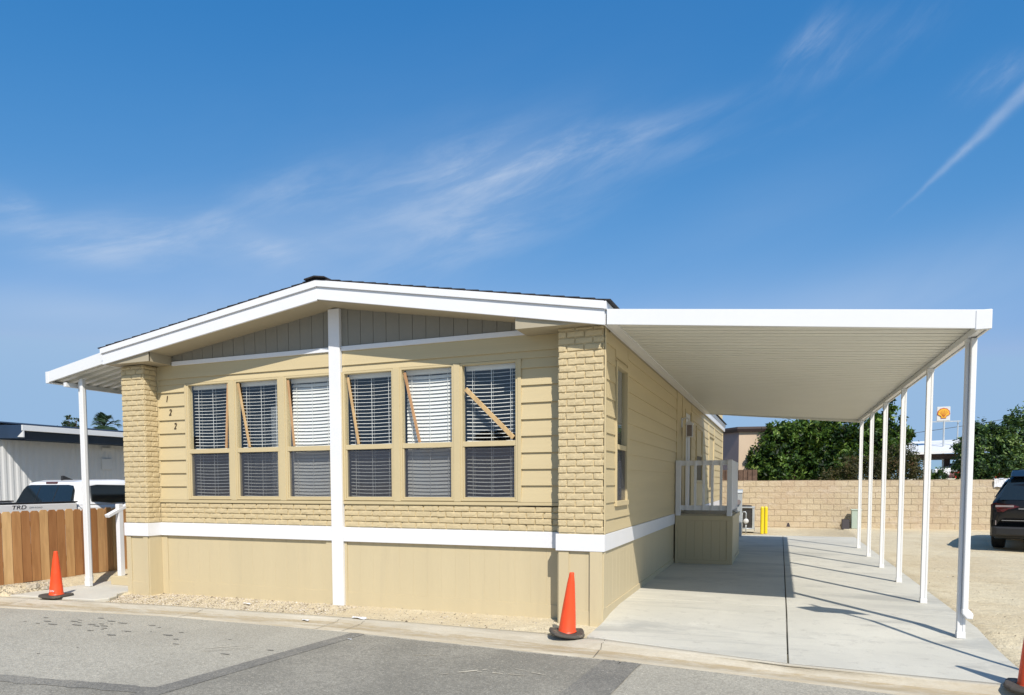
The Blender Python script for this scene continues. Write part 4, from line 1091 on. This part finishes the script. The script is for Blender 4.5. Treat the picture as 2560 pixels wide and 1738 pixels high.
# ---------------------------------------------------------------- tan building behind the wall
BT = thing('tan_building', 'tan stucco building with dark flat roof edge behind the block wall', 'building', (.47, 20.2, 0), 0)
c0 = Vector((.47, 20.2)); dr = Vector((math.cos(R(10)), math.sin(R(10)))); dl = Vector((-math.sin(R(22)), math.cos(R(22))))*1
def bl(a, b, z): p = c0+dr*a+Vector((-.62, .78)).normalized()*b; return (p.x, p.y, z)
m = MB(); m.add([bl(0, 0, -.1), bl(3.2, 0, -.1), bl(3.2, 7, -.1), bl(0, 7, -.1), bl(0, 0, 3.40), bl(3.2, 0, 3.40), bl(3.2, 7, 3.40), bl(0, 7, 3.40)],
                [(0, 3, 2, 1), (4, 5, 6, 7), (0, 1, 5, 4), (1, 2, 6, 5), (2, 3, 7, 6)])
m.build('wall', M['tan'], BT)
m = MB(); m.add([bl(-.001, 0, -.1), bl(-.001, 7, -.1), bl(-.001, 7, 3.40), bl(-.001, 0, 3.40)], [(0, 1, 2, 3)]); m.build('end_wall', M['mauve'], BT)
m = MB(); v = []
for z, e in ((3.40, .12), (3.50, .16), (3.58, .12)):
    v += [bl(-e, -e, z), bl(3.2+e, -e, z), bl(3.2+e, 7+e, z), bl(-e, 7+e, z)]
m.add(v, [(0, 3, 2, 1), (8, 9, 10, 11)]+[(k*4+i, k*4+(i+1) % 4, k*4+4+(i+1) % 4, k*4+4+i) for k in range(2) for i in range(4)])
m.build('roof', M['roofdark'], BT)
m = MB(); p = c0+dr*1.1+Vector((-.62, .78)).normalized()*-.02
m.tube([(p.x, p.y-.02, 2.2), (p.x+.06, p.y-.03, 2.7), (p.x+.14, p.y-.02, 3.2)], .01, 6); m.build('conduit', M['brownwood'], BT)

# ---------------------------------------------------------------- trees
def leaves(m, clumps, n, size, ez=1.0):
    """leaf clusters spread through lobes, denser near each lobe's surface"""
    tot = sum(c[3]**2 for c in clumps)
    for (cx, cy, cz_, r) in clumps:
        k = int(n*r*r/tot)
        # twigs = sub-clusters
        subs = max(6, int(k/22))
        for s in range(subs):
            d = RNG.normal(size=3); d /= np.linalg.norm(d)
            rad = r*(RNG.random()**.35)*RNG.uniform(.8, 1.12); c = np.array([cx, cy, cz_])+d*rad*np.array([1, 1, ez])
            tone = float(np.clip(RNG.normal(.42, .30), 0, 1)); sr_ = RNG.uniform(.10, .22)*r**.5
            for _ in range(int(k/subs)):
                p = c+RNG.normal(size=3)*sr_*.55
                nrm = RNG.normal(size=3)+d*.8+np.array([0, 0, .6]); nrm /= np.linalg.norm(nrm)
                a = np.cross(nrm, RNG.normal(size=3)); a /= np.linalg.norm(a); b = np.cross(nrm, a)
                L = size*RNG.uniform(.6, 1.3); w = L*.42
                q0 = p-a*L/2; q1 = p+b*w/2-nrm*L*.06; q2 = p+a*L/2-nrm*L*.15; q3 = p-b*w/2-nrm*L*.06
                kk = len(m.v); m.v += [tuple(q0), tuple(q1), tuple(q2), tuple(q3)]
                m.tint = float(np.clip(tone+RNG.normal()*.12, 0, 1)); m.face((kk, kk+1, kk+2, kk+3))
def tree(label, base, clumps, n, size, mt, name='leafy_tree', group='trees beyond the block wall', tr=.09):
    bx, by, bz = base; o = thing(name, label, 'tree', base, 0, group)
    top = max(clumps, key=lambda c: c[3]); m = MB()
    hub = Vector((bx, by, bz+(top[2]-bz)*.5))
    m.tube([(bx, by, bz-.05), (bx+.04, by, bz+(hub.z-bz)*.5), tuple(hub)], [tr*1.3, tr, tr*.8], 10)
    for c in clumps:
        mid = hub.lerp(Vector(c[:3]), .5)+Vector((0, 0, .12)); m.tube([tuple(hub), tuple(mid), c[:3], (c[0], c[1], c[2]+c[3]*.6)], [tr*.6, tr*.4, tr*.2, tr*.08], 6)
    m.build('trunk', M['bark'], o, smooth=True)
    m = MB(); leaves(m, clumps, n, size); m.build('crown', mt, o, recalc=False)
    return o
tree('dark green broad-leaved tree beside the tan building, low left branch over the wall', (2.0, 20.4, 0),
     [(1.35, 20.2, 1.95, .55), (1.15, 20.1, 2.35, .38), (1.75, 20.3, 2.8, .7), (2.3, 20.4, 3.2, .72), (2.6, 20.6, 2.3, .8), (1.9, 20.1, 1.9, .7), (1.55, 20.2, 1.5, .5), (2.9, 20.5, 3.35, .6), (1.75, 20.2, 3.35, .35)], 13500, .175, M['leaf_a'])
tree('dense dark green tree filling the middle of the view under the carport edge', (3.8, 20.8, 0),
     [(3.4, 20.7, 3.2, .75), (4.1, 20.8, 3.2, .7), (3.5, 20.4, 2.3, .8), (4.3, 20.5, 2.4, .75), (3.1, 20.3, 1.75, .6), (3.9, 20.3, 1.7, .65), (4.7, 20.6, 3.0, .5)], 13000, .175, M['leaf_a'])
tree('taller loose tree with bare sky gaps at the top, seen between the carport posts', (5.4, 21.0, 0),
     [(5.3, 20.9, 3.6, .42), (5.55, 21.0, 4.1, .26), (5.2, 20.9, 3.0, .6), (5.8, 21, 3.1, .5), (5.5, 20.8, 2.4, .7), (6.3, 21.0, 3.22, .16), (5.65, 21, 4.42, .10), (5.95, 20.9, 3.75, .16), (4.9, 20.8, 3.4, .35)], 8500, .155, M['leaf_a'])
tree('rounded brownish green bush just behind the wall between the carport posts', (5.6, 19.4, 0),
     [(4.3, 19.2, 1.9, .55), (5.0, 19.3, 2.0, .55), (5.7, 19.4, 2.25, .58), (6.1, 19.4, 1.9, .5), (5.3, 19.3, 1.6, .6), (3.6, 19.1, 1.55, .45)], 13000, .085, M['leaf_c'], 'round_bush', tr=.06)
tree('leafy tree left of the black car, behind the first carport post', (8.4, 20.5, 0),
     [(8.0, 20.4, 2.6, .55), (8.3, 20.5, 3.1, .45), (8.8, 20.5, 2.9, .5), (8.2, 20.3, 1.9, .6), (8.9, 20.4, 2.1, .6), (7.75, 20.3, 2.0, .35)], 12500, .135, M['leaf_b'])
tree('taller blue-green tree above the black car at the right edge', (9.9, 21.2, 0),
     [(9.3, 21.0, 3.3, .5), (9.9, 21.2, 3.6, .65), (10.6, 21.2, 3.5, .7), (9.6, 21, 2.5, .8), (10.5, 21, 2.5, .8), (11.3, 21.2, 3.0, .8), (9.05, 20.9, 3.65, .14)], 13500, .135, M['leaf_b'])
tree('small sprig bush low over the wall in front of the gas station canopy', (6.9, 19.6, 0), [(6.95, 19.6, 1.75, .22), (6.75, 19.6, 1.65, .25), (7.1, 19.6, 1.6, .15)], 900, .09, M['leaf_a'], 'small_bush', tr=.03)
tree('dark shadowy bush between the first posts at the gas station', (7.0, 24, 0), [(7.3, 24, 1.75, .2), (7.6, 24, 1.7, .2)], 500, .1, M['leaf_b'], 'low_bush', tr=.03)

# palm and a thin tree far left
def fan_palm(loc, r, label):
    o = thing('fan_palm', label, 'palm tree', (loc[0], loc[1], 0)); m = MB()
    m.tube([(loc[0], loc[1], -.3), (loc[0]+.1, loc[1], loc[2]*.5), loc], [.3, .24, .2], 10); m.build('trunk', M['bark'], o, smooth=True)
    m = MB()
    for i in range(46):
        a = random.random()*6.283; el = random.uniform(-.7, 1.35); L = r*random.uniform(.7, 1.0)
        d = Vector((math.cos(a)*math.cos(el), math.sin(a)*math.cos(el), math.sin(el))); p = Vector(loc)+d*L*.45
        s = d.cross(Vector((0, 0, 1))).normalized(); m.tint = random.random(); m.beam(loc, tuple(p), .04, .03)
        for k in range(-6, 7):
            b = (d*math.cos(k*.17)+s*math.sin(k*.17)).normalized(); e = p+b*L*.55+Vector((0, 0, -.16*L*(1+abs(k)*.08)))
            mid = p+b*L*.33; w = s.cross(b)*.01+b.cross(Vector((0, 0, 1))).normalized()*.06
            m.add([p, mid+w, e, mid-w], [(0, 1, 2, 3)])
    m.build('crown', M['leaf_p'], o, recalc=False)
fan_palm((-57.5, 40, 7.0), 1.75, 'fan palm showing above the neighbouring roof at the left')
tree('thin dark tree with separate clumps above the neighbouring roof, left of the palm', (-62.3, 40, 0),
     [(-62.3, 40, 8.0, .35), (-62.5, 40, 7.4, .5), (-62.9, 40, 6.9, .6), (-61.6, 40, 7.1, .5), (-61.2, 40, 7.7, .28), (-63.4, 40, 6.8, .4), (-60.8, 40, 7.0, .35), (-62, 40, 6.5, .7)], 2600, .22, M['leaf_p'], 'thin_tree', None, .12)

# ---------------------------------------------------------------- neighbour on the left
NB = thing('corrugated_home', 'white corrugated metal home with dark blue fascia and shaded awning, beyond the truck', 'house', (-14, 3, -.2))
m = MB(); prof = []; y = -8.0
while y < 14: prof += [(y, 0), (y+.03, .012), (y+.08, .012), (y+.11, 0)]; y += .15
m.loft([[(-14+h, p, z) for p, h in prof] for z in (-.2, 2.62)], closed=False)
m.build('wall', M['metalwhite'], NB, recalc=False)
m = MB(); m.box(-19, -14.05, -8, 14, -.2, 2.75); m.build('body', M['metalwhite'], NB)
m = MB(); m.box(-13.99, -13.90, -8, 2.28, 2.53, 2.88); m.box(-13.985, -13.93, 2.28, 14, 2.5, 2.72); m.build('fascia', M['navy'], NB, bevel=.004)
m = MB(); m.prism([(-19, 3.0), (-16.5, 3.1), (-13.88, 2.89), (-13.88, 2.86), (-16.5, 3.05), (-19, 2.9)], 'y', -8.1, 14); m.build('roof', M['navy'], NB)
m = MB(); m.add([(-13.93, 2.30, 2.80), (-13.10, 2.30, 2.76), (-13.10, 14, 2.76), (-13.93, 14, 2.80), (-13.93, 2.30, 2.73), (-13.10, 2.30, 2.69), (-13.10, 14, 2.69), (-13.93, 14, 2.73)], [(0, 1, 2, 3), (4, 7, 6, 5), (0, 4, 5, 1), (1, 5, 6, 2), (2, 6, 7, 3), (3, 7, 4, 0)])
aw = m.build('awning', M['metalwhite'], NB)
m = MB(); m.box(-13.10, -13.06, 2.20, 14, 2.66, 2.78); m.build('awning_edge', M['metalwhite'], aw, bevel=.004)
m = MB(); m.prism([(-13.93, 2.81), (-13.105, 2.785), (-13.105, 2.50), (-13.93, 2.52)], 'y', 2.24, 2.28); m.build('end_panel', M['navy'], aw, bevel=.003)
m = MB(); m.prism([(-13.25, 2.53), (-13.06, 2.66), (-13.06, 2.52)], 'y', 2.21, 2.238); m.build('end_bracket', M['metalwhite'], aw)
m = MB(); m.box(-13.60, -13.50, 2.6, 13.5, 2.50, 2.66); m.build('awning_beam', M['navy'], aw)
m = MB(); m.box(-13.985, -13.96, 4.78, 5.08, 1.88, 2.16); m.box(-13.985, -13.955, 4.80, 5.06, 2.36, 2.44); m.build('vent_cover', M['metalwhite'], NB, bevel=.005)
m = MB(); m.box(-15.2, -14.9, 6.6, 7.0, 2.85, 3.12); m.build('roof_unit', M['blackbox'], NB, bevel=.01)

# ---------------------------------------------------------------- gas station far behind
GS = thing('gas_station', 'distant gas station with white canopy roof beyond the wall', 'gas station', (14.5, 60, 1.75))
m = MB(); m.add([(11.2, 58, 3.85), (18.5, 57, 4.05), (18.5, 63, 5.15), (11.2, 64, 5.0), (11.2, 58, 3.65), (18.5, 57, 3.85), (18.5, 63, 4.95), (11.2, 64, 4.8)],
                [(0, 1, 2, 3), (4, 7, 6, 5), (0, 4, 5, 1), (1, 5, 6, 2), (2, 6, 7, 3), (3, 7, 4, 0)])
m.build('canopy_roof', M['gaswhite'], GS)
m = MB(); m.box(11.6, 18.2, 59, 63, 3.35, 3.75); m.build('canopy_beam', M['roofdark'], GS)
for x in (12.3, 14.75, 17.2):
    m = MB(); m.box(x-.2, x+.2, 60, 60.4, 1.75, 3.4); m.build('column', M['roofdark'], GS)
m = MB(); m.box(12.9, 13.1, 66, 66.3, 1.7, 4); m.box(14.0, 14.1, 66, 66.3, 1.7, 4); m.build('rear_post', M['gaswhite'], GS)
def small_car(x, y, z, w, mt, label):
    o = thing('distant_car', label, 'car', (x, y, z), 0, 'cars under the gas station canopy')
    m = MB(); m.prism([(x, z+.25), (x, z+.75), (x+w*.18, z+.82), (x+w*.8, z+.85), (x+w, z+.7), (x+w, z+.25)], 'y', y, y+1.7); m.build('body', mt, o, bevel=.05, seg=2)
    m = MB(); m.prism([(x+w*.2, z+.83), (x+w*.32, z+1.22), (x+w*.7, z+1.24), (x+w*.85, z+.83)], 'y', y+.12, y+1.58); m.build('cabin', M['carglass'], o, bevel=.04)
    m = MB()
    for q in (.2, .8): m.tube([(x+w*q, y+.02, z+.3), (x+w*q, y+.22, z+.3)], .3, 14)
    m.build('wheel', M['tyre'], o)
small_car(13.3, 56.8, 1.72, 4.2, M['carwhite'], 'white car parked under the far gas station canopy')
small_car(14.1, 54.0, 1.45, 3.6, M['red'], 'red car low in front of the white car at the gas station')
SS = thing('shell_sign', 'square white sign with yellow and red scallop shell on a tall pole', 'sign', (14.4, 60, 1.75))
m = MB(); m.box(13.88, 14.84, 59.93, 60.07, 6.48, 7.66); m.build('panel', M['signwhite'], SS, bevel=.03)
m = MB(); m.tube([(14.43, 60, 1.7), (14.43, 60, 6.48)], .07, 10); m.tube([(15.45, 60.2, 4.9), (15.45, 60.2, 6.5)], .05, 8); m.box(13.5, 15.6, 59.97, 60.03, 6.40, 6.48); m.build('pole', M['metal_grey'], SS)
def shell_poly(cx, cz_, s):
    pts = []
    # seven lobes fanning over a small flat base
    n = 7; a0, a1 = R(-22), R(202)
    for i in range(n):
        b0 = a0+(a1-a0)*i/n; b1 = a0+(a1-a0)*(i+1)/n
        for k in range(6):
            t = k/6; a = b0+(b1-b0)*t; rr = .44*(1+.07*math.sin(math.pi*t)); pts.append((cx+s*rr*math.cos(a), cz_+s*(rr*math.sin(a)*.98)))
    pts += [(cx-s*.20, cz_-s*.26), (cx-s*.19, cz_-s*.42), (cx+s*.19, cz_-s*.42), (cx+s*.20, cz_-s*.26)]
    return pts
m = MB(); m.prism(shell_poly(14.36, 7.10, .98), 'y', 59.90, 59.93); e = m.build('emblem', M['red'], SS)
m = MB(); m.prism(shell_poly(14.36, 7.10, .86), 'y', 59.87, 59.899); m.build('emblem_face', M['signyel'], e)
m = MB()
for a in (30, 54, 78, 102, 126, 150): m.beam((14.36+.05*math.cos(R(a)), 59.865, 6.83), (14.36+.33*math.cos(R(a)), 59.865, 7.08+.28*math.sin(R(a))), .02, .006, (0, 1, 0))
m.build('emblem_ribs', M['red'], e)
# power line
PL = thing('power_line', 'thin overhead cable crossing the sky behind the first carport posts', 'power line', (21.4, 62, 1.7))
m = MB(); pts = []
for i in range(25):
    t = i/24; pts.append((2+(19.6-2)*t, 60+2*t, 4.6+(6.7-4.6)*t-.9*4*t*(1-t)*.25))
m.tube(pts, .022, 5); m.build('cable', M['cable'], PL)
m = MB(); m.tube([(19.6, 62, 1.7), (19.6, 62, 7.0)], .12, 8); m.box(19.0, 20.2, 61.95, 62.05, 6.6, 6.72); m.build('pole', M['bark'], PL)

# ---------------------------------------------------------------- homes added unseen across the street: they cut sky light, mirror in the glass
for (x0, x1, lab) in ((-16, -7.5, 'pale home with a dark door across the street, added unseen behind the viewer at left'), (-4.5, 5.5, 'tan home with a white roof edge across the street, added unseen directly behind the viewer'), (8.5, 18, 'pale home across the street, added unseen behind the viewer to the right')):
    o = thing('added_street_home', lab, 'house', ((x0+x1)/2, -26, -.2), 0, 'added unseen homes across the street')
    m = MB(); m.box(x0, x1, -34, -26, -.2, 3.0); m.build('wall', M['tan'], o)
    m = MB(); m.prism([(x0-.3, 3.0), (x1+.3, 3.0), ((x0+x1)/2, 4.1)], 'y', -34.4, -25.6); m.build('roof', M['roofdark'], o)
    m = MB(); m.box(x0+1.2, x0+2.8, -26, -25.95, 1.0, 2.3); m.box(x1-3.2, x1-1.4, -26, -25.95, 1.0, 2.3); m.each('window', M['carglass'], o)
    m = MB(); m.box((x0+x1)/2-.5, (x0+x1)/2+.5, -26, -25.95, .2, 2.4); m.build('door', M['doorw'], o)
# ---------------------------------------------------------------- litter
def scrap(x, y, z, s, lab, name='paper_scrap', mt='plastic', cat='litter'):
    m = MB(); n = 6
    m.grid([i/4 for i in range(5)], [j/3 for j in range(4)], lambda u, v: (x+s*(u-.5)*2+s*.2*math.sin(v*5), y+s*(v-.5)*.8+s*.15*math.sin(u*6), z+.004+s*.18*abs(math.sin(u*3.3+v*2))))
    return tag(m.build(name, M[mt], recalc=False), lab, cat)
scrap(-3.35, -1.02, zgut(-3.3)+.008, .05, 'thin white scrap lying in the gutter left of the white centre board')
scrap(-4.75, -.45, -.13, .06, 'white crumpled scrap on the gravel below the second window')
scrap(-2.72, -.82, ztop(-2.7)+.001, .10, 'white paint smear like scrap on the kerb in front of the centre board')
scrap(-2.25, -1.72, zroad(-2)+.006, .025, 'tiny pale scrap on the dark asphalt patch near the tar seam')
m = MB(); 
for (x, y, r) in ((-8.62, -.75, .10), (-8.52, -.62, .06), (-8.66, -.5, .05)):
    k = 7; z = groundz(x, y)-.02
    m.loft([[(x+r*math.cos(i*.9)*(1+.3*math.sin(i*3)), y+r*math.sin(i*.9), z) for i in range(k)], [(x+r*.8*math.cos(i*.9+.1), y+r*.8*math.sin(i*.9), z+r*.6+.02*math.sin(i*2)) for i in range(k)]])
tag(m.build('rubble_heap', M['rock']), 'pale broken concrete lumps in the dirt at the foot of the cedar fence', 'rubble')

# ---------------------------------------------------------------- sun, sky, camera
SUNV = Vector((.53, -.80, 1.0)).normalized()   # towards the sun
el = math.asin(SUNV.z); azc = math.atan2(SUNV.x, SUNV.y)
ld = bpy.data.lights.new('sun', 'SUN'); ld.energy = 4.95; ld.angle = R(.55); ld.color = (1, .94, .855)
lo = bpy.data.objects.new('sun', ld); COL.objects.link(lo); lo.rotation_euler = SUNV.to_track_quat('Z', 'Y').to_euler()
W = bpy.data.worlds.new('World'); S.world = W; W.use_nodes = True; t = W.node_tree; t.nodes.clear()
out = t.nodes.new('ShaderNodeOutputWorld'); bg = t.nodes.new('ShaderNodeBackground')
sky = t.nodes.new('ShaderNodeTexSky'); sky.sky_type = 'NISHITA'; sky.sun_disc = False; sky.sun_elevation = el; sky.sun_rotation = azc
sky.altitude = 100; sky.air_density = 1.0; sky.dust_density = .6; sky.ozone_density = 2.5
tc = t.nodes.new('ShaderNodeTexCoord'); sp = t.nodes.new('ShaderNodeSeparateXYZ'); t.links.new(tc.outputs['Generated'], sp.inputs[0])
def math_(op, a, b=None, c=None):
    n = t.nodes.new('ShaderNodeMath'); n.operation = op
    for i, v in enumerate((a, b, c)):
        if v is None: continue
        if isinstance(v, bpy.types.NodeSocket): t.links.new(v, n.inputs[i])
        else: n.inputs[i].default_value = v
    return n.outputs[0]
AZ = math_('MULTIPLY', math_('ARCTAN2', sp.outputs[0], sp.outputs[1]), 57.2958)     # degrees, clockwise from +Y
EL = math_('MULTIPLY', math_('ARCSINE', sp.outputs[2]), 57.2958)
def rotc(ca, ce, ang):
    ca_, sa_ = math.cos(R(ang)), math.sin(R(ang))
    dx = math_('SUBTRACT', AZ, ca); dy = math_('SUBTRACT', EL, ce)
    u = math_('ADD', math_('MULTIPLY', dx, ca_), math_('MULTIPLY', dy, sa_)); v = math_('ADD', math_('MULTIPLY', dx, -sa_), math_('MULTIPLY', dy, ca_))
    return u, v
def combine(x, y):
    n = t.nodes.new('ShaderNodeCombineXYZ'); t.links.new(x, n.inputs[0]); t.links.new(y, n.inputs[1]); return n.outputs[0]
def fib(ang, su, sv, sc_, detail, seed, dist=.8):
    u, v = rotc(seed, seed*.37, ang)
    vec = combine(math_('MULTIPLY', u, su), math_('MULTIPLY', v, sv))
    n = t.nodes.new('ShaderNodeTexNoise'); n.inputs['Scale'].default_value = sc_; n.inputs['Detail'].default_value = detail
    n.inputs['Roughness'].default_value = .62; n.inputs['Distortion'].default_value = dist; t.links.new(vec, n.inputs['Vector']); return n.outputs['Fac']
fine = fib(17, .11, .50, 1.0, 8, 11, .35); broad = fib(14, .045, .14, 1.0, 4, 5, .5)
wisp = fib(36, .20, .75, 1.0, 7, 23, .4)
# cirrus bands: (azimuth, elevation, half length, half width, angle, strength, texture)
CL = [(-48.5, 17.3, 4.5, 1.2, 8, .75, 0), (-53.5, 16.0, 5, 1.0, -4, .55, 0), (-46, 17.2, 12, 2.6, 4, .28, 2), (-40.5, 17.9, 3.2, .9, -14, .75, 0), (-38.5, 21.3, 4.0, 1.4, 20, .34, 0), (-29, 20.3, 12, 4.0, 14, .40, 2), (-29, 20.3, 12, 4.0, 14, .22, 0), (-22, 20.8, 9, 2.6, 12, .28, 0), (-20.5, 23.9, 8.5, 1.9, 7, .60, 0),
      (-56, 17.9, 1.6, .8, 0, .6, 0), (-12, 25.2, 10, .8, 8, .30, 0), (1.4, 29.0, 2.2, .9, 30, .42, 1), (4.8, 28.0, 4.0, 1.3, 12, .26, 1), (12.6, 24.6, 1.6, .8, 15, .45, 1),
      (-24.5, 18.4, 5, 1.6, 18, .24, 0), (-36, 11.8, 30, 3.2, 0, .42, 2), (6, 12.6, 16, 2.8, 8, .42, 2), (-2, 19, 10, 3, 12, .14, 2), (-53, 12, 6, 1.1, 3, .30, 2), (-8, 24.0, 9, .9, 4, .18, 0), (-30, 26, 25, 5, 10, .07, 2)]
dens = None
tex = {0: ramp(t, fine, .36, .72), 1: ramp(t, wisp, .38, .72), 2: ramp(t, broad, .25, .75)}
for (a, e, L, w, ang, s, k) in CL:
    u, v = rotc(a, e, ang)
    d2 = math_('ADD', math_('POWER', math_('ABSOLUTE', math_('DIVIDE', u, L)), 2.0), math_('POWER', math_('ABSOLUTE', math_('DIVIDE', v, w)), 2.0))
    g = math_('MULTIPLY', math_('EXPONENT', math_('MULTIPLY', d2, -1.0)), s)
    g = math_('MULTIPLY', g, math_('MULTIPLY_ADD', tex[k], .85 if k != 2 else .5, .18 if k != 2 else .5))
    dens = g if dens is None else math_('ADD', dens, g)
# contrail-like streak
u, v = rotc(10.9, 20.9, 37.5)
wv = math_('MULTIPLY_ADD', math_('SUBTRACT', fib(37.5, .3, .3, 1, 3, 3), .5), .5, v)
wid = math_('MULTIPLY_ADD', u, .030, .24)
g = math_('EXPONENT', math_('MULTIPLY', math_('POWER', math_('ABSOLUTE', math_('DIVIDE', wv, math_('MAXIMUM', wid, .06))), 2.0), -1.0))
g = math_('MULTIPLY', g, ramp(t, u, -6.0, .5)); g = math_('MULTIPLY', math_('MULTIPLY', g, .42), math_('MULTIPLY_ADD', tex[1], .4, .6))
g = math_('MULTIPLY', g, ramp(t, u, 12, 8))
dens = math_('MINIMUM', math_('ADD', math_('MULTIPLY', dens, .62), g), .85)
# phone-like rendering of the sky hue: per-channel response
sr_ = t.nodes.new('ShaderNodeSeparateColor'); t.links.new(sky.outputs[0], sr_.inputs[0]); cr_ = t.nodes.new('ShaderNodeCombineColor')
for i, (A, g_) in enumerate(((3.15, 1.84), (.95, .80), (1.03, .50))):
    ch = math_('MULTIPLY', math_('POWER', math_('MULTIPLY', sr_.outputs[i], .10), g_), A*10)
    if i == 0: red = ch
    else:
        if i == 1: t.links.new(math_('MINIMUM', math_('MINIMUM', red, 3.3), math_('MULTIPLY', ch, .72)), cr_.inputs[0])
        t.links.new(math_('MINIMUM', ch, 5.2 if i == 1 else 7.8), cr_.inputs[i])
mx = t.nodes.new('ShaderNodeMix'); mx.data_type = 'RGBA'; t.links.new(dens, mx.inputs[0]); t.links.new(cr_.outputs[0], mx.inputs[6]); mx.inputs[7].default_value = (6.2, 7.2, 8.8, 1)
t.links.new(mx.outputs[2], bg.inputs[0]); bg.inputs[1].default_value = .095; t.links.new(bg.outputs[0], out.inputs[0])

cam = bpy.data.cameras.new('camera'); co = bpy.data.objects.new('camera', cam); COL.objects.link(co); S.camera = co
yaw, pitch, roll, f = .384664, -.056160, -.003928, 1749.655
fw = Vector((-math.sin(yaw)*math.cos(pitch), math.cos(yaw)*math.cos(pitch), math.sin(pitch)))
r0 = Vector((math.cos(yaw), math.sin(yaw), 0)); u0 = r0.cross(fw)
rr = r0*math.cos(roll)+u0*math.sin(roll); uu = -r0*math.sin(roll)+u0*math.cos(roll)
co.matrix_world = Matrix(((rr.x, uu.x, -fw.x, 1.95124), (rr.y, uu.y, -fw.y, -7.93251), (rr.z, uu.z, -fw.z, 1.5), (0, 0, 0, 1)))
cam.sensor_width = 36; cam.lens = f/2560*36; cam.shift_x = 38.275/2560; cam.shift_y = 437.262/2560; cam.clip_end = 3000; cam.clip_start = .05

S.view_settings.view_transform = 'Standard'; S.view_settings.look = 'None'; S.view_settings.exposure = 0; S.view_settings.gamma = 1
S.render.film_transparent = False
S.cycles.max_bounces = 8; S.cycles.diffuse_bounces = 2; S.cycles.transparent_max_bounces = 16
